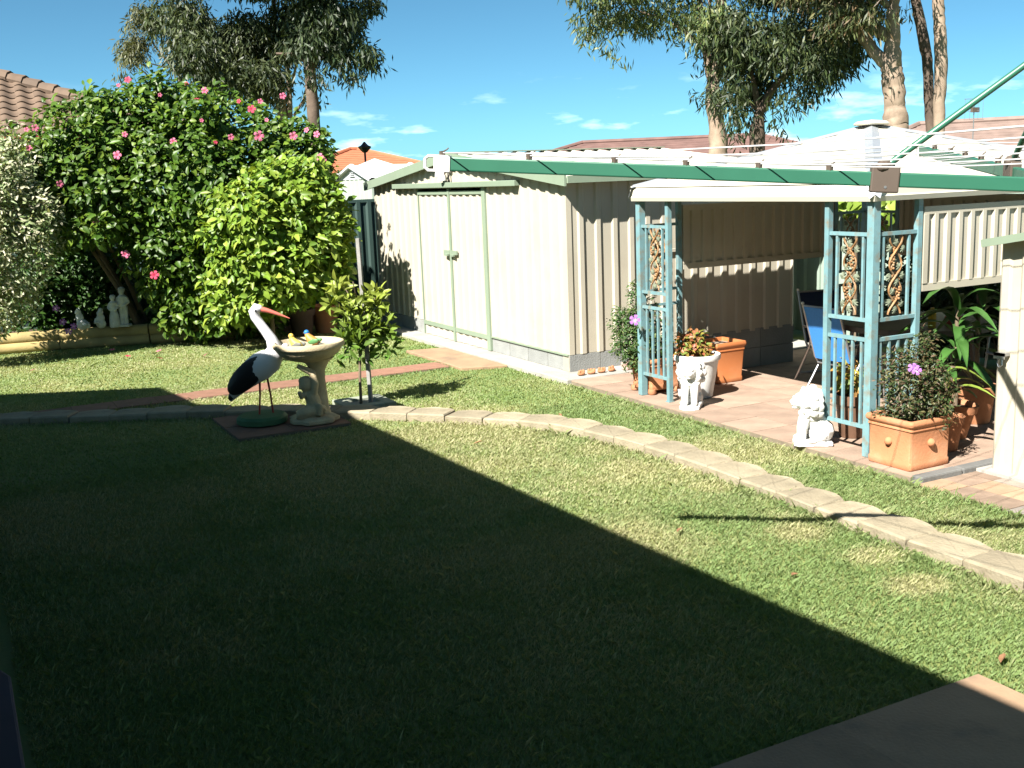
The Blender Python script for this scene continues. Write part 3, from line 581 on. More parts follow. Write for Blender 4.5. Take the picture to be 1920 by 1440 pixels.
# ---------------------------------------------------------------- clothes hoist
HM = Vector((3.918,2.769,0)); HL, HPH, HZ, HD = 2.519, 2.522, 1.986, .074
ho = thing('clothes_hoist', 'green rotary clothes hoist with white line and brown knuckle', 'clothes hoist', HM)
MB().tube([(0,0,-.1),(0,0,2.62)], .028, 14).build('mast', alu, ho, smooth=40)
MB().lathe([(.03,-.09),(.07,-.08),(.07,.06),(.03,.07)], 14, (0,0,HZ)).build('hub', brownpl, ho, smooth=40)
MB().lathe([(.03,-.05),(.055,-.04),(.055,.04),(.02,.06)], 14, (0,0,2.58)).build('top_hub', brownpl, ho, smooth=40)
armd = []
for k in range(4):
    a = HPH-k*math.pi/2; d = Vector((math.cos(a), math.sin(a), HD)); armd.append(d); tip = d*HL+Vector((0,0,HZ))
    A = MB().beam(d*.06+Vector((0,0,HZ)), d*(HL-.07)+Vector((0,0,HZ)), .03, .058).build('arm', hoistg, ho, bevel=.006)
    # white end cap with an open loop
    dn = d.normalized(); sd = Vector((-dn.y,dn.x,0)).normalized(); up = sd.cross(dn)*-1
    if up.z < 0: up = -up
    cpm = MB().beam(d*(HL-.075)+Vector((0,0,HZ)), d*(HL-.005)+Vector((0,0,HZ)), .04, .07)
    c0 = d*(HL-.01)+Vector((0,0,HZ)); cpm.tube([c0+up*.03, c0+up*.03+dn*.03, c0+up*.018+dn*.045, c0-up*.018+dn*.045, c0-up*.03+dn*.03, c0-up*.03], .008, 6)
    cpm.build('end_cap', white, ho, bevel=.004)
    kn = d*(HL*.275)+Vector((0,0,HZ)); K = MB().beam(kn-dn*.055, kn+dn*.055, .05, .105).ell(kn+up*.05, (.05,.028,.03), 10).build('knuckle', brownpl, ho, bevel=.006)
    MB().tube([kn+sd*.027+Vector((0,0,-.03)), kn-sd*.027+Vector((0,0,-.03))], .006, 6).build('bolt', alu, K)
    MB().tube([kn+up*.05, Vector((0,0,2.55))+dn*.04], .0135, 10).build('strut', hoistg, ho, smooth=40)
    for f_ in (.985,.84,.70,.585,.47,.36):
        hk = d*(HL*f_)+Vector((0,0,HZ))+up*.034; MB().box((-.008,-.012,-.008),(.008,.012,.018)).add([],[]).tube([(0,0,.014),(.02,0,.022),(.03,0,.03)], .003, 5).build('hook', brownpl, A).location = hk
for f_ in (.985,.84,.70,.585,.47,.36):
    for k in range(4):
        a = armd[k]*(HL*f_)+Vector((0,0,HZ+.045)); b = armd[(k+1)%4]*(HL*f_)+Vector((0,0,HZ+.045))
        pts = [a.lerp(b,t/8)-Vector((0,0,.05*f_*4*(t/8)*(1-t/8))) for t in range(9)]
        MB().tube(pts, .0027, 5).build('line', wire, ho)
# ---------------------------------------------------------------- foliage
def leafmesh(name, P, D, N, L, W, cols, six=True, fold=.25):
    # P base points, D unit leaf direction, N unit leaf normal, L length, W width; all numpy arrays
    n = len(P); S = np.cross(D, N); S /= np.linalg.norm(S, axis=1)[:,None]+1e-9; N = np.cross(S, D)
    L = L[:,None]; W = W[:,None]
    if six:
        V = np.stack([P, P+D*L*.35+S*W*.5+N*W*fold, P+D*L*.75+S*W*.34+N*W*fold*.5-N*L*.04, P+D*L-N*L*.12, P+D*L*.75-S*W*.34+N*W*fold*.5-N*L*.04, P+D*L*.35-S*W*.5+N*W*fold, P+D*L*.5], 1)
        T = np.array([0,6,1, 1,6,2, 2,6,3, 3,6,4, 4,6,5, 5,6,0]); k, q = 7, 6
    else:
        V = np.stack([P, P+D*L*.45+S*W*.5, P+D*L, P+D*L*.45-S*W*.5], 1); T = np.array([0,1,2, 0,2,3]); k, q = 4, 2
    me = bpy.data.meshes.new(name); me.vertices.add(n*k); me.vertices.foreach_set('co', V.astype(np.float32).reshape(-1))
    F = np.arange(n)[:,None]*k+T[None]; me.loops.add(n*q*3); me.loops.foreach_set('vertex_index', F.reshape(-1).astype(np.int32))
    me.polygons.add(n*q); me.polygons.foreach_set('loop_start', (np.arange(n*q)*3).astype(np.int32)); me.update(calc_edges=True)
    c = np.ones((n,k,4)); c[:,:,:3] = cols[:,None,:]*.72
    me.color_attributes.new('Col','FLOAT_COLOR','POINT').data.foreach_set('color', c.reshape(-1)); return me
def unit(a): return a/(np.linalg.norm(a, axis=1)[:,None]+1e-9)
def cloud(blobs, n, seed, clump=.12, per=9, shell=.5):
    # points gathered in twig-sized clumps through ellipsoid blobs (cx,cy,cz,rx,ry,rz), denser toward the outside
    r = np.random.default_rng(seed); b = np.array(blobs); vol = (b[:,3]*b[:,4]*b[:,5])**.75; nb = n//per
    i = r.choice(len(b), nb, p=vol/vol.sum()); d = unit(r.normal(size=(nb,3))); rad = r.random(nb)**(1/3*shell)
    c = b[i,:3]+d*b[i,3:]*rad[:,None]; cc = np.repeat(c, per, 0); dd = np.repeat(d, per, 0)
    off = unit(r.normal(size=cc.shape))*(clump*r.random(len(cc))**.5)[:,None]
    return cc+off, dd, off, r
def broad(blobs, n, seed, L, W, pal, clump=.12, per=9, shell=.5, up=.35):
    P, d, off, r = cloud(blobs, n, seed, clump, per, shell); m = len(P)
    N = unit(d*.6+np.array([-.45,-.35,up+.35])+r.normal(size=(m,3))*.55)
    D = unit(unit(off+1e-6)*.8+d*.5+r.normal(size=(m,3))*.5+np.array([0,0,up-.3])); D = unit(D-N*(D*N).sum(1)[:,None])
    pal = np.array(pal); c = pal[r.choice(len(pal), m)]*r.uniform(.75,1.25,m)[:,None]
    return leafmesh('crown', P, D, N, L*r.uniform(.45,1.35,m), W*r.uniform(.6,1.3,m), c)
def gumleaves(blobs, n, seed, L, W, pal, clump=.3, per=14, shell=.7):
    P, d, off, r = cloud(blobs, n, seed, clump, per, shell); m = len(P)
    D = unit(np.array([0,0,-1.0])+r.normal(size=(m,3))*.55+d*.3); N = unit(r.normal(size=(m,3))+np.array([-.4,-.3,.2]))
    pal = np.array(pal); cl = np.repeat(r.random(m//per), per)[:m]; c = pal[r.choice(len(pal), m)]*(r.uniform(.7,1.3,m)*(.75+.5*cl))[:,None]
    return leafmesh('crown', P, D, N, L*r.uniform(.6,1.3,m), W*r.uniform(.7,1.3,m), c, six=False)
def pblob(px, py, rp, d, dd=0, ry=None, deep=1.0, rng=None):
    p = atd(px, py, d+dd); k = d/FPX; return (p.x, p.y, p.z, rp*k, rp*k*deep, (ry or rp)*k)
def sprigs(bl, k, seed, f=.22):
    r = random.Random(seed); out = list(bl)
    for (x,y,z,a,b,c) in bl:
        for _ in range(k):
            d = Vector((r.gauss(0,1),r.gauss(0,1)-.4,r.gauss(0,1)+.2)).normalized(); q = r.uniform(.95,1.25); s = a*f*r.uniform(.5,1.1); out.append((x+d.x*a*q,y+d.y*b*q,z+d.z*c*q,s,s,s))
    return out
# hibiscus hedge
D_H = 15.7
hb = [pblob(b[0], b[1]+(16 if b[1] < 330 else 0), *b[2:]) for b in ((150,265,85,D_H),(240,240,88,D_H,.2),(345,240,88,D_H,.3),(450,262,85,D_H,.2),(535,300,80,D_H),(330,330,110,D_H,-.3),(200,350,100,D_H,-.2),(420,370,100,D_H,-.3),(530,400,80,D_H),(330,460,90,D_H,-.3),(345,540,62,D_H,-.2),(380,560,75,D_H,-.2),(470,555,70,D_H,-.2),(105,310,60,D_H),(140,400,60,D_H,.1),(570,255,38,D_H,.1),(270,430,50,D_H,-.1),(585,310,40,D_H),(180,200,40,D_H),(280,178,40,D_H),(90,270,30,D_H))]
hib = thing('hibiscus_shrub', 'huge glossy green hibiscus shrub dotted with pink flowers', 'shrub', (3.1,15.9,0))
HO = np.array([3.1,15.9,0])
hb = sprigs(hb, 6, 5)
hbl = [(a-HO[0],b-HO[1],c,d,e,f) for a,b,c,d,e,f in hb]
link('crown', broad(hbl, 34000, 11, .105, .066, [(.065,.135,.014),(.085,.165,.017),(.045,.10,.012),(.14,.215,.026),(.07,.14,.016)], clump=.13, per=8, shell=.42), leafm, hib)
tr = MB()
for k in range(9):
    a = rnd.uniform(-1.3,1.3); tr.tube([(a*.55,rnd.uniform(-.1,.3),0),(a*.8,rnd.uniform(-.1,.3),.8),(a*1.15,rnd.uniform(-.2,.3),1.7),(a*1.35,rnd.uniform(-.2,.2),2.6)], [.045,.035,.025,.01], 6)
tag(tr.build('stem', twig, hib, smooth=60), kind='stuff')
# hibiscus flowers: five petals and a centre
fm = MB(); 
for k in range(5):
    a = k*2*math.pi/5; c, s_ = math.cos(a), math.sin(a); t, u_ = -s_, c
    pts = [(0,0,0),(.35*c+.22*t,.35*s_+.22*u_,.16),(.85*c+.36*t,.85*s_+.36*u_,.20),(1.0*c,1.0*s_,.14),(.85*c-.36*t,.85*s_-.36*u_,.20),(.35*c-.22*t,.35*s_-.22*u_,.16),(.6*c,.6*s_,.22)]
    fm.add(pts, [(0,1,6),(1,2,6),(2,3,6),(3,4,6),(4,5,6),(5,0,6)])
def flowermesh(col, ctr):
    me = bpy.data.meshes.new('flower'); me.from_pydata(fm.v, [], fm.f); n = len(fm.v); cc = np.ones((n,4)); cc[:,:3] = np.array(col)*.75
    for i in range(0, n, 7): cc[i,:3] = ctr
    me.color_attributes.new('Col','FLOAT_COLOR','POINT').data.foreach_set('color', cc.reshape(-1)); me.materials.append(petal); return me
fpink = flowermesh((.80,.22,.36), (.45,.02,.08)); fred = flowermesh((.68,.07,.14), (.3,.01,.04)); fpur = flowermesh((.46,.20,.62), (.75,.5,.75))
toCam = lambda p: (C0-p).normalized()
def flower(me, p, parent, o, size, tilt=None):
    n = (toCam(p)*1.0+Vector((rnd.uniform(-.5,.3),rnd.uniform(-.4,.3),rnd.uniform(0,.5)))).normalized()
    f = piece('flower', me, parent, p-Vector(o), rot=n.to_track_quat('Z','Y').to_euler()); f.scale = (size,)*3; return f
for (x, y, big) in ((240,150,1),(222,160,0),(350,157,0),(384,170,1),(368,184,1),(300,178,0),(378,226,0),(325,265,1),(220,291,1.2),(112,345,1),(433,257,.9),(485,255,1.5),(472,205,1.2),(550,255,1.2),(575,244,.8),(594,252,1),(600,295,1.2),(607,300,.8),(448,190,.7),(488,190,.8),(530,180,1),(234,252,.8),(66,240,1),(50,243,.7),(55,278,.8),(404,267,.6),(235,477,1.2),(290,516,1.3),(180,415,.9),(500,225,.6)):
    k = max(big,.6); flower(fpink if rnd.random() < .8 else fred, atd(x, y, D_H-.85+(.5 if y < 200 else 0)-(.0 if y < 400 else .1)), hib, (3.1,15.9,0), .048*k)
# citrus tree in front
D_L = 14.5
le = [pblob(*b) for b in ((520,385,72,D_L),(470,430,75,D_L,-.1),(570,420,78,D_L),(500,500,85,D_L,-.1),(585,500,58,D_L),(455,395,42,D_L),(555,345,48,D_L),(440,550,50,D_L),(615,420,34,D_L),(600,365,26,D_L),(420,400,30,D_L),(625,490,28,D_L))]
le = sprigs(le, 7, 6, .26)
lp = G(514, 652); lem = thing('citrus_tree', 'bright lime green bushy citrus tree in front of the hibiscus', 'tree', lp)
link('crown', broad([(a-lp.x,b-lp.y,c,d,e,f) for a,b,c,d,e,f in le], 15000, 21, .125, .07, [(.17,.28,.03),(.22,.33,.04),(.12,.22,.026),(.28,.37,.055)], clump=.14, per=8, shell=.45), leafm, lem)
MB().tube([(0,0,0),(.01,.02,.35),(.0,.05,.8),(.15,.1,1.3),(.2,.1,1.8)], [.032,.028,.026,.02,.01], 8).build('trunk', twig, lem, smooth=60)
for k in range(5):
    a = k*1.3; MB().tube([(.02,.05,.75+k*.12),(.25*math.cos(a)+.1,.2*math.sin(a)+.1,1.1+k*.1),(.5*math.cos(a)+.15,.4*math.sin(a)+.1,1.5+k*.08)], [.016,.012,.006], 6).build('branch', twig, lem, smooth=60)
# variegated shrub at the left edge
D_V = 15.0
va = [pblob(*b) for b in ((15,300,45,D_V),(40,400,58,D_V,-.1),(30,495,58,D_V),(5,370,60,D_V),(62,445,38,D_V),(18,565,40,D_V),(-40,330,70,D_V),(-60,450,80,D_V),(-50,560,70,D_V),(10,250,22,D_V),(70,385,25,D_V))]
vp = G(-10, 640); vs_ = thing('variegated_shrub', 'pale cream and green variegated shrub at the left edge', 'shrub', vp)
link('crown', broad([(a-vp.x,b-vp.y,c,d,e,f) for a,b,c,d,e,f in va], 15000, 31, .075, .03, [(.46,.48,.30),(.30,.36,.18),(.60,.57,.42),(.20,.27,.11)], clump=.1, per=9, shell=.5), leafm, vs_)
st = MB()
for k in range(6): st.tube([(rnd.uniform(-.1,.1),0,0),(rnd.uniform(-.4,.3),rnd.uniform(-.2,.2),1.0),(rnd.uniform(-.6,.4),rnd.uniform(-.2,.2),2.0)], [.03,.02,.008], 6)
tag(st.build('stem', twig, vs_, smooth=60), kind='stuff')
# dark bed foliage behind the statues, its upper blobs added to darken the hollow
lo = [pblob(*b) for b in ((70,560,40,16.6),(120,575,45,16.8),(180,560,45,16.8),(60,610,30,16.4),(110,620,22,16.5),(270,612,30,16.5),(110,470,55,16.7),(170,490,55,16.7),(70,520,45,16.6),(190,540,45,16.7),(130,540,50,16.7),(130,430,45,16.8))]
gp = G(120, 630); und = thing('bed_plant', 'dark leafy bed plants built up to darken the hollow by the hibiscus', 'plant', gp)
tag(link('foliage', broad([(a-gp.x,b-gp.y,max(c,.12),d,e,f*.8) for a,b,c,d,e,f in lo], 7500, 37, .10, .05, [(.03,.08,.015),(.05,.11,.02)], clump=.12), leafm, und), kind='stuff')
for (x, y) in ((105,578),(138,612),(128,622),(118,604)): flower(fpur, atd(x, y, 15.7), und, gp, .05)
# sapling with stake
sp = Vector((3.41,9.66,0)); sap = thing('citrus_sapling', 'young citrus sapling with yellow green leaf tips beside a wooden stake', 'tree', sp)
sd = 10.24
sb = [pblob(*b) for b in ((650,528,24,sd),(690,558,22,sd),(640,570,22,sd),(672,582,32,sd),(705,560,18,sd),(665,612,30,sd),(700,612,30,sd),(690,640,34,sd),(648,640,16,sd),(722,640,20,sd),(640,672,14,sd),(668,655,20,sd),(718,585,16,sd))]
def sapl():
    P, d, off, r = cloud([(a-sp.x,b-sp.y,c,e,f,g) for a,b,c,e,f,g in sb], 620, 41, .075, 10, .7); m = len(P)
    D = unit(unit(off)*.9+np.array([0,0,.45])+r.normal(size=(m,3))*.3); N = unit(np.array([-.5,-.3,.6])+r.normal(size=(m,3))*.5)
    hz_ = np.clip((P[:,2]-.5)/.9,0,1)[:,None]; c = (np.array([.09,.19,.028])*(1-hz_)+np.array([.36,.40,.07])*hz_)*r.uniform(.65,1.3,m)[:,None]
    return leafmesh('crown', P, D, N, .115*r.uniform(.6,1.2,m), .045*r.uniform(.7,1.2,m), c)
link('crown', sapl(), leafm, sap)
MB().tube([(-.03,0,0),(-.02,.01,.3),(0,0,.6),(.02,0,.9),(-.03,0,1.2)], [.016,.014,.013,.01,.006], 8).build('trunk', twig, sap, smooth=60)
for k in range(8):
    a = k*2.4; z = .55+k*.07; MB().tube([(0,0,z),(.1*math.cos(a),.1*math.sin(a),z+.07),(.2*math.cos(a),.2*math.sin(a),z+.16)], [.007,.006,.004], 5).build('branch', twig, sap)
stk = MB().beam((3.475,9.64,-.02),(3.455,9.66,1.60), .034, .034).build('garden_stake', stakew); tag(stk, 'grey weathered wooden stake standing beside the young sapling', 'stake')
tb = thing('tree_surround', 'square pale concrete surround at the foot of the sapling', 'planter', (3.41,9.66,0))
for (x0,y0,x1,y1) in ((-.24,-.24,-.13,.24),(.13,-.24,.24,.24),(-.129,-.24,.129,-.13),(-.129,.13,.129,.24)): MB().box((x0,y0,-.02),(x1,y1,.055)).build('edge_slab', mat('surround_green', (.33,.36,.29), .9, .12, 8), tb, bevel=.006)
MB().box((-.129,-.129,-.02),(.129,.129,.03)).build('gravel', mat('pale_gravel', (.42,.40,.36), .95, .3, 60, bump=1, bscale=90), tb)
# ---------------------------------------------------------------- gum trees beyond the fence
def gum(label, d, trunks, blobs, n, seed, L, W, pal, m, group='gum trees beyond the fences', clump=.3, dj=1.3, bare=False):
    base = trunks[0][0]; b = atd(base[0], base[1], d); o = thing('gum_tree', label, 'tree', (b.x, b.y, 0), 0, group); off = Vector((b.x,b.y,0))
    first = True; r = random.Random(seed)
    for t in trunks:
        pts = [atd(x, y, d)-off for x, y, w_ in t]; rad = [w_/2*d/FPX for x, y, w_ in t]
        if first: pts = [Vector((pts[0].x,pts[0].y,-.1))]+pts; rad = [rad[0]*1.25]+rad
        # refine
        pp, rr = [], []
        for i in range(len(pts)-1):
            for k in range(5):
                q = k/5; pp.append(pts[i].lerp(pts[i+1], q)+Vector((r.uniform(-1,1),r.uniform(-1,1),0))*rad[i]*.08); rr.append((rad[i]*(1-q)+rad[i+1]*q)*r.uniform(.95,1.06))
        pp.append(pts[-1]); rr.append(rad[-1])
        MB().tube(pp, rr, 12).build('trunk' if first else 'limb', m, o, smooth=70); first = False
    if n:
        bb = []
        for (x, y, rx, ry) in blobs:
            k = d/FPX
            for _ in range(4):       # several small clumps in place of one lobe
                a_, q_ = r.uniform(0,6.28), r.random()**.5; f_ = r.uniform(.42,.72)
                p = atd(x+rx*q_*.72*math.cos(a_), y+ry*q_*.72*math.sin(a_), d+r.uniform(-dj,dj))-off; bb.append((p.x,p.y,p.z,rx*k*f_,rx*k*f_,ry*k*f_*.85))
        link('crown', gumleaves(bb, n, seed, L, W, pal, clump), gumleaf, o)
    return o
c3 = lambda pts: [(x/4+1060, y/4, w_/4) for x, y, w_ in pts]
c4 = lambda pts: [(x/4.364+1480, y/4.364, w_/4.364*1.14) for x, y, w_ in pts]
c5 = lambda pts: [(x/3.43+220, y/3.43, w_/3.43) for x, y, w_ in pts]
GP = [(.075,.10,.035),(.10,.12,.045),(.055,.075,.03),(.15,.15,.06),(.13,.085,.04)]
gum('pale trunked gum tree with crown spreading left above the maroon roof', 24, [c3([(1150,1180,135),(1135,920,112),(1110,760,112),(1105,640,92),(1130,560,75),(1150,400,72),(1145,200,70),(1165,0,60),(1180,-300,40)]), c3([(1105,640,60),(1075,520,55),(1040,300,50),(1030,180,45),(1005,0,40),(960,-250,25)]), c3([(1090,430,30),(1010,330,28),(880,220,26),(700,130,18),(480,60,10)]), c3([(1120,400,30),(1100,200,28),(1080,0,22)])],
    [(1120,20,45,30),(1175,25,55,34),(1235,35,50,36),(1100,50,18,26),(1118,78,16,22),(1140,95,14,16),(1162,112,7,8),(1290,30,45,36),(1262,70,14,14),(1330,25,50,40),(1300,105,16,26),(1345,140,16,18),(1310,185,14,14),(1200,-50,130,50),(1330,-70,120,60),(1150,-40,70,40),(1250,-130,120,60)], 15000, 51, .20, .036, [(.11,.155,.045),(.08,.12,.036),(.16,.18,.06),(.05,.08,.026)], bark)
gum('low forked gum tree with dense dark hanging leaves', 23.4, [c3([(1440,1200,105),(1440,980,112),(1450,860,74),(1520,720,52),(1600,610,42),(1720,480,30),(1850,330,18)]), c3([(1445,850,45),(1430,700,42),(1395,560,30),(1380,400,18)]), c3([(1440,830,25),(1330,720,20),(1240,560,14)])],
    [(1400,70,70,60),(1475,55,80,60),(1550,75,55,60),(1520,140,50,45),(1440,150,45,45),(1390,165,32,32),(1385,215,22,30),(1395,250,10,14),(1480,185,26,18),(1465,240,12,9),(1448,222,10,10),(1590,110,24,26),(1600,55,38,40),(1350,180,14,26),(1478,255,9,10),(1370,110,40,50),(1500,-40,110,50),(1580,20,50,40),(1420,-30,80,40),(1540,110,60,40)], 25000, 52, .20, .037, [(.033,.055,.018),(.05,.075,.024),(.024,.04,.014),(.08,.10,.034)], darkbark)
gum('thick gum tree trunk forking left behind the gazebo roof', 22, [c4([(870,1080,160),(868,1000,165),(862,850,140),(848,650,150),(835,530,130),(850,300,92),(845,100,82),(860,0,72),(880,-300,50)]), c4([(800,540,85),(700,430,78),(590,290,72),(520,170,60),(400,30,40),(250,-100,25)]), c4([(830,330,70),(700,220,78),(610,130,75),(500,50,45),(380,-60,25)]), c4([(850,60,50),(760,10,45),(640,-40,40)])],
    [(1600,20,40,26),(1570,45,30,25),(1640,30,22,18),(1690,28,10,8),(1620,50,22,14),(1560,-50,90,50),(1660,-70,80,50)], 9000, 53, .17, .03, GP, bark)
gum('slim leaning gum trunk, left one of the bare pair at right', 22.5, [c4([(1160,1160,68),(1142,800,60),(1130,500,68),(1085,250,70),(1032,0,60),(985,-300,50)])], [(1700,-90,60,40)], 600, 54, .17, .03, GP, darkbark)
gum('straight pale gum trunk, right one of the bare pair at right', 22.2, [c4([(1225,1160,64),(1225,900,74),(1238,600,82),(1238,350,80),(1228,200,76),(1216,0,72),(1210,-300,55)])], [(1760,-100,60,40)], 600, 55, .17, .03, GP, bark)
LP = [(.028,.05,.018),(.042,.065,.024),(.018,.034,.013),(.06,.085,.03)]
gum('tall dark gum tree with straight trunk rising behind the hibiscus', 38, [c5([(1285,1000,82),(1262,760,80),(1245,500,72),(1222,300,62),(1212,150,52),(1235,30,40),(1260,-200,25)]), c5([(1275,440,22),(1290,360,20),(1380,310,14),(1420,360,8)]), c5([(1200,390,24),(1130,350,22),(1020,345,14)])],
    [(560,30,55,40),(620,25,55,38),(655,55,42,38),(680,95,22,28),(640,105,32,22),(655,138,16,10),(690,10,30,12),(600,-50,110,40),(705,118,8,8),(590,140,20,12),(620,75,40,30),(570,80,30,30)], 21000, 61, .28, .06, LP, darkbark, clump=.45, dj=1.5)
gum('broad dark gum tree with reddish trunk left of the tallest trunk', 40, [c5([(1062,760,64),(1042,520,60),(1002,390,50),(985,280,44),(1010,100,30),(1000,-100,20)]), c5([(1110,760,36),(1105,560,34),(1092,400,26),(1080,250,16)]), c5([(1120,560,18),(1150,420,16),(1150,340,10)]), c5([(1135,745,18),(1195,650,16),(1218,560,14)])],
    [(330,45,42,55),(380,65,65,65),(450,55,65,58),(400,130,48,35),(470,125,48,35),(520,90,45,48),(430,165,45,15),(500,150,36,30),(360,100,30,35),(545,60,40,40),(480,165,40,18),(400,-50,120,40),(520,-40,80,40),(520,180,14,14),(585,180,12,16)], 36000, 62, .28, .06, [(.042,.062,.02),(.06,.082,.028),(.027,.044,.016),(.09,.11,.04)], bark, clump=.45, dj=1.8)
gum('sparse thin gum tree with open branches at far left', 42, [c5([(420,700,18),(400,490,16),(310,380,13),(240,300,11),(205,200,9),(185,80,5)]), c5([(260,560,10),(180,470,9),(80,390,6)]), c5([(330,440,9),(220,410,7),(140,380,4)])],
    [(265,25,20,18),(285,35,16,14),(250,50,12,10),(262,70,18,10),(250,95,26,16),(235,110,16,10),(228,140,10,9),(240,85,20,9),(290,75,8,8),(255,110,18,8)], 2600, 63, .24, .045, [(.13,.135,.06),(.10,.11,.045)], bark, clump=.35, dj=.6)
# ---------------------------------------------------------------- neighbouring houses and sheds
def courses(mb, a, b, c, d, n, lift=.03):
    # stepped tile courses on the plane eave a-b to ridge d-c
    a, b, c, d = map(Vector, (a, b, c, d))
    for k in range(n):
        t0, t1 = k/n, (k+1)/n; p0, p1 = a.lerp(d, t0), b.lerp(c, t0); p3, p2 = a.lerp(d, t1), b.lerp(c, t1); u = Vector((0,0,lift))
        mb.add([p0+u, p1+u, p2, p3, p0, p1], [(0,1,2,3),(4,5,1,0)])
    return mb
def hiphouse(name, label, p, rz, lx, ly, ze, zr, n, tm, ridge=None, wm=wallm, fas=None, cap=None):
    h = thing(name, label, 'house', (p[0],p[1],0), rz); x, y = lx/2, ly/2; rl = max(0, (lx-ly)/2) if ridge is None else ridge
    MB().box((-x+.5,-y+.5,0),(x-.5,y-.5,ze-.05)).build('wall', wm, h)
    mb = MB(); R0, R1 = (-rl,0,zr), (rl,0,zr); A, B, C_, D_ = (-x,-y,ze), (x,-y,ze), (x,y,ze), (-x,y,ze)
    courses(mb, A, B, R1, R0, n); courses(mb, C_, D_, R0, R1, n); courses(mb, B, C_, R1, R1, n); courses(mb, D_, A, R0, R0, n)
    rf = mb.build('roof', tm, h)
    for a, b in ((A,R0),(B,R1),(C_,R1),(D_,R0),(R0,R1)):
        if (Vector(a)-Vector(b)).length < .1: continue
        MB().tube([Vector(a)+Vector((0,0,.04)), Vector(b)+Vector((0,0,.04))], .11, 7).build('ridge_tile', cap or tm, rf)
    q = MB()
    for a, b in ((A,B),(B,C_),(C_,D_),(D_,A)): q.beam(Vector(a)-Vector((0,0,.12)), Vector(b)-Vector((0,0,.12)), .06, .2)
    q.build('fascia', fas or wm, h); return h
# left neighbour: individually built roof tiles
XC, YE, ZE, PT = 4.23, 20.5, 3.10, .434
nb = thing('neighbour_house', 'neighbouring house at left with brown wavy tiled roof and dark red fascia', 'house', (-2,YE,0))
NO = (-2,YE,0)
MB().box((-9.4,YE+.5,0),(3.3,YE+7,ZE-.15)).build('wall', wallm, nb, off=NO)
rb = MB(); xl = -10; tr_ = 3.9
rb.add([(xl,YE,ZE),(XC,YE,ZE),(XC-tr_,YE+tr_,ZE+PT*tr_),(xl,YE+tr_,ZE+PT*tr_),(XC,YE+2*tr_,ZE),(xl,YE+2*tr_,ZE)], [(0,1,2,3),(1,4,2),(4,5,3,2),(0,3,5)])
nrf = rb.build('roof', tile_b, nb, off=NO)
MB().box((xl,YE-.06,ZE-.26),(XC+.05,YE-.01,ZE-.02)).build('fascia', fascia_r, nb, off=NO)
MB().tube([(xl,YE-.11,ZE-.05),(XC+.1,YE-.11,ZE-.05)], .06, 8).build('gutter', fascia_r, nb, off=NO)
th = math.atan(PT); gw, gl = .305, .315; tm_ = MB(); pr = []
for i in range(9):
    a = i/8; pr.append((a*gw*1.06, .028*math.sin(a*2*math.pi)+.03))
vs = [(x, 0, z+.022) for x, z in pr]+[(x, gl*1.12, z-.004) for x, z in pr]+[(x, 0, z-.012) for x, z in pr]
n_ = len(pr); tm_.add(vs, [(i,i+1,n_+i+1,n_+i) for i in range(n_-1)]+[(2*n_+i,2*n_+i+1,i+1,i) for i in range(n_-1)])
tile_me = mesh_of(tm_, 'tile', tile_b, 60)
cnt = 0
for k in range(14):
    t = k*gl*math.cos(th)
    x = XC-t-gw*1.1
    while x > -1.2 and cnt < 295:
        piece('tile', tile_me, nrf, (x-NO[0], t, ZE+PT*t+.005), rot=(th, rnd.uniform(-.01,.01), 0)); x -= gw; cnt += 1
a = Vector((XC,YE,ZE+.05)); b = Vector((XC-tr_,YE+tr_,ZE+PT*tr_+.05)); nh = 16
for k in range(nh):
    p, q = a.lerp(b, k/nh), a.lerp(b, (k+1.12)/nh); MB().tube([p+Vector((0,0,.02)), q], [.13,.105], 8).build('ridge_tile', tile_b, nrf, off=NO)
# orange roofed house far off
p = atd(640, 300, 60); oh = hiphouse('distant_house', 'far house with bright orange tiled hip roof', (p.x+2.0, p.y+3.5), math.radians(-8), 11.5, 9.5, 2.3, 4.05, 16, tile_o, ridge=.2)
# maroon roof behind the gazebo
p = atd(1255, 262, 55); hiphouse('distant_house', 'far house with long low maroon tiled roof behind gum trunks', (p.x, p.y), math.radians(-38.5), 15.2, 6.6, 2.65, 3.66, 9, tile_m, ridge=4.3)
# right hand house with brown tiles and its aerial
p = atd(1960, 262, 44); rh = hiphouse('distant_house', 'far house with grey brown tiled roof at upper right', (p.x+1.4, p.y+.4), math.radians(-52), 16, 8.5, 1.95, 3.5, 16, mat('grey_tile', (.24,.17,.145), .85, .22, 2), ridge=4.9)
pa = atd(1825, 238, 42); an = thing('tv_aerial', 'thin television aerial on a mast above the grey brown roof', 'aerial', (pa.x,pa.y,2.2))
za = pa.z-2.2; kk = 42/FPX
MB().tube([(0,0,0),(0,0,za+48*kk)], .018, 6).build('mast', alu, an)
rx = Vector((RGT.x,RGT.y,0)).normalized()
for dz_, wd in ((46,34),(26,20),(12,34)):
    MB().tube([rx*(-wd/2*kk)+Vector((0,0,za+dz_*kk)), rx*(wd/2*kk)+Vector((0,0,za+dz_*kk))], .010, 5).build('rod', alu, an)
for xx in (-15,-7,7,15): MB().tube([rx*xx*kk+Vector((0,0,za+46*kk)), rx*xx*kk+Vector((0,0,za+12*kk))], .006, 5).build('element', alu, an)
MB().box((-.12,-.05,za+24*kk),(.22,.05,za+32*kk)).build('box', brownpl, an)
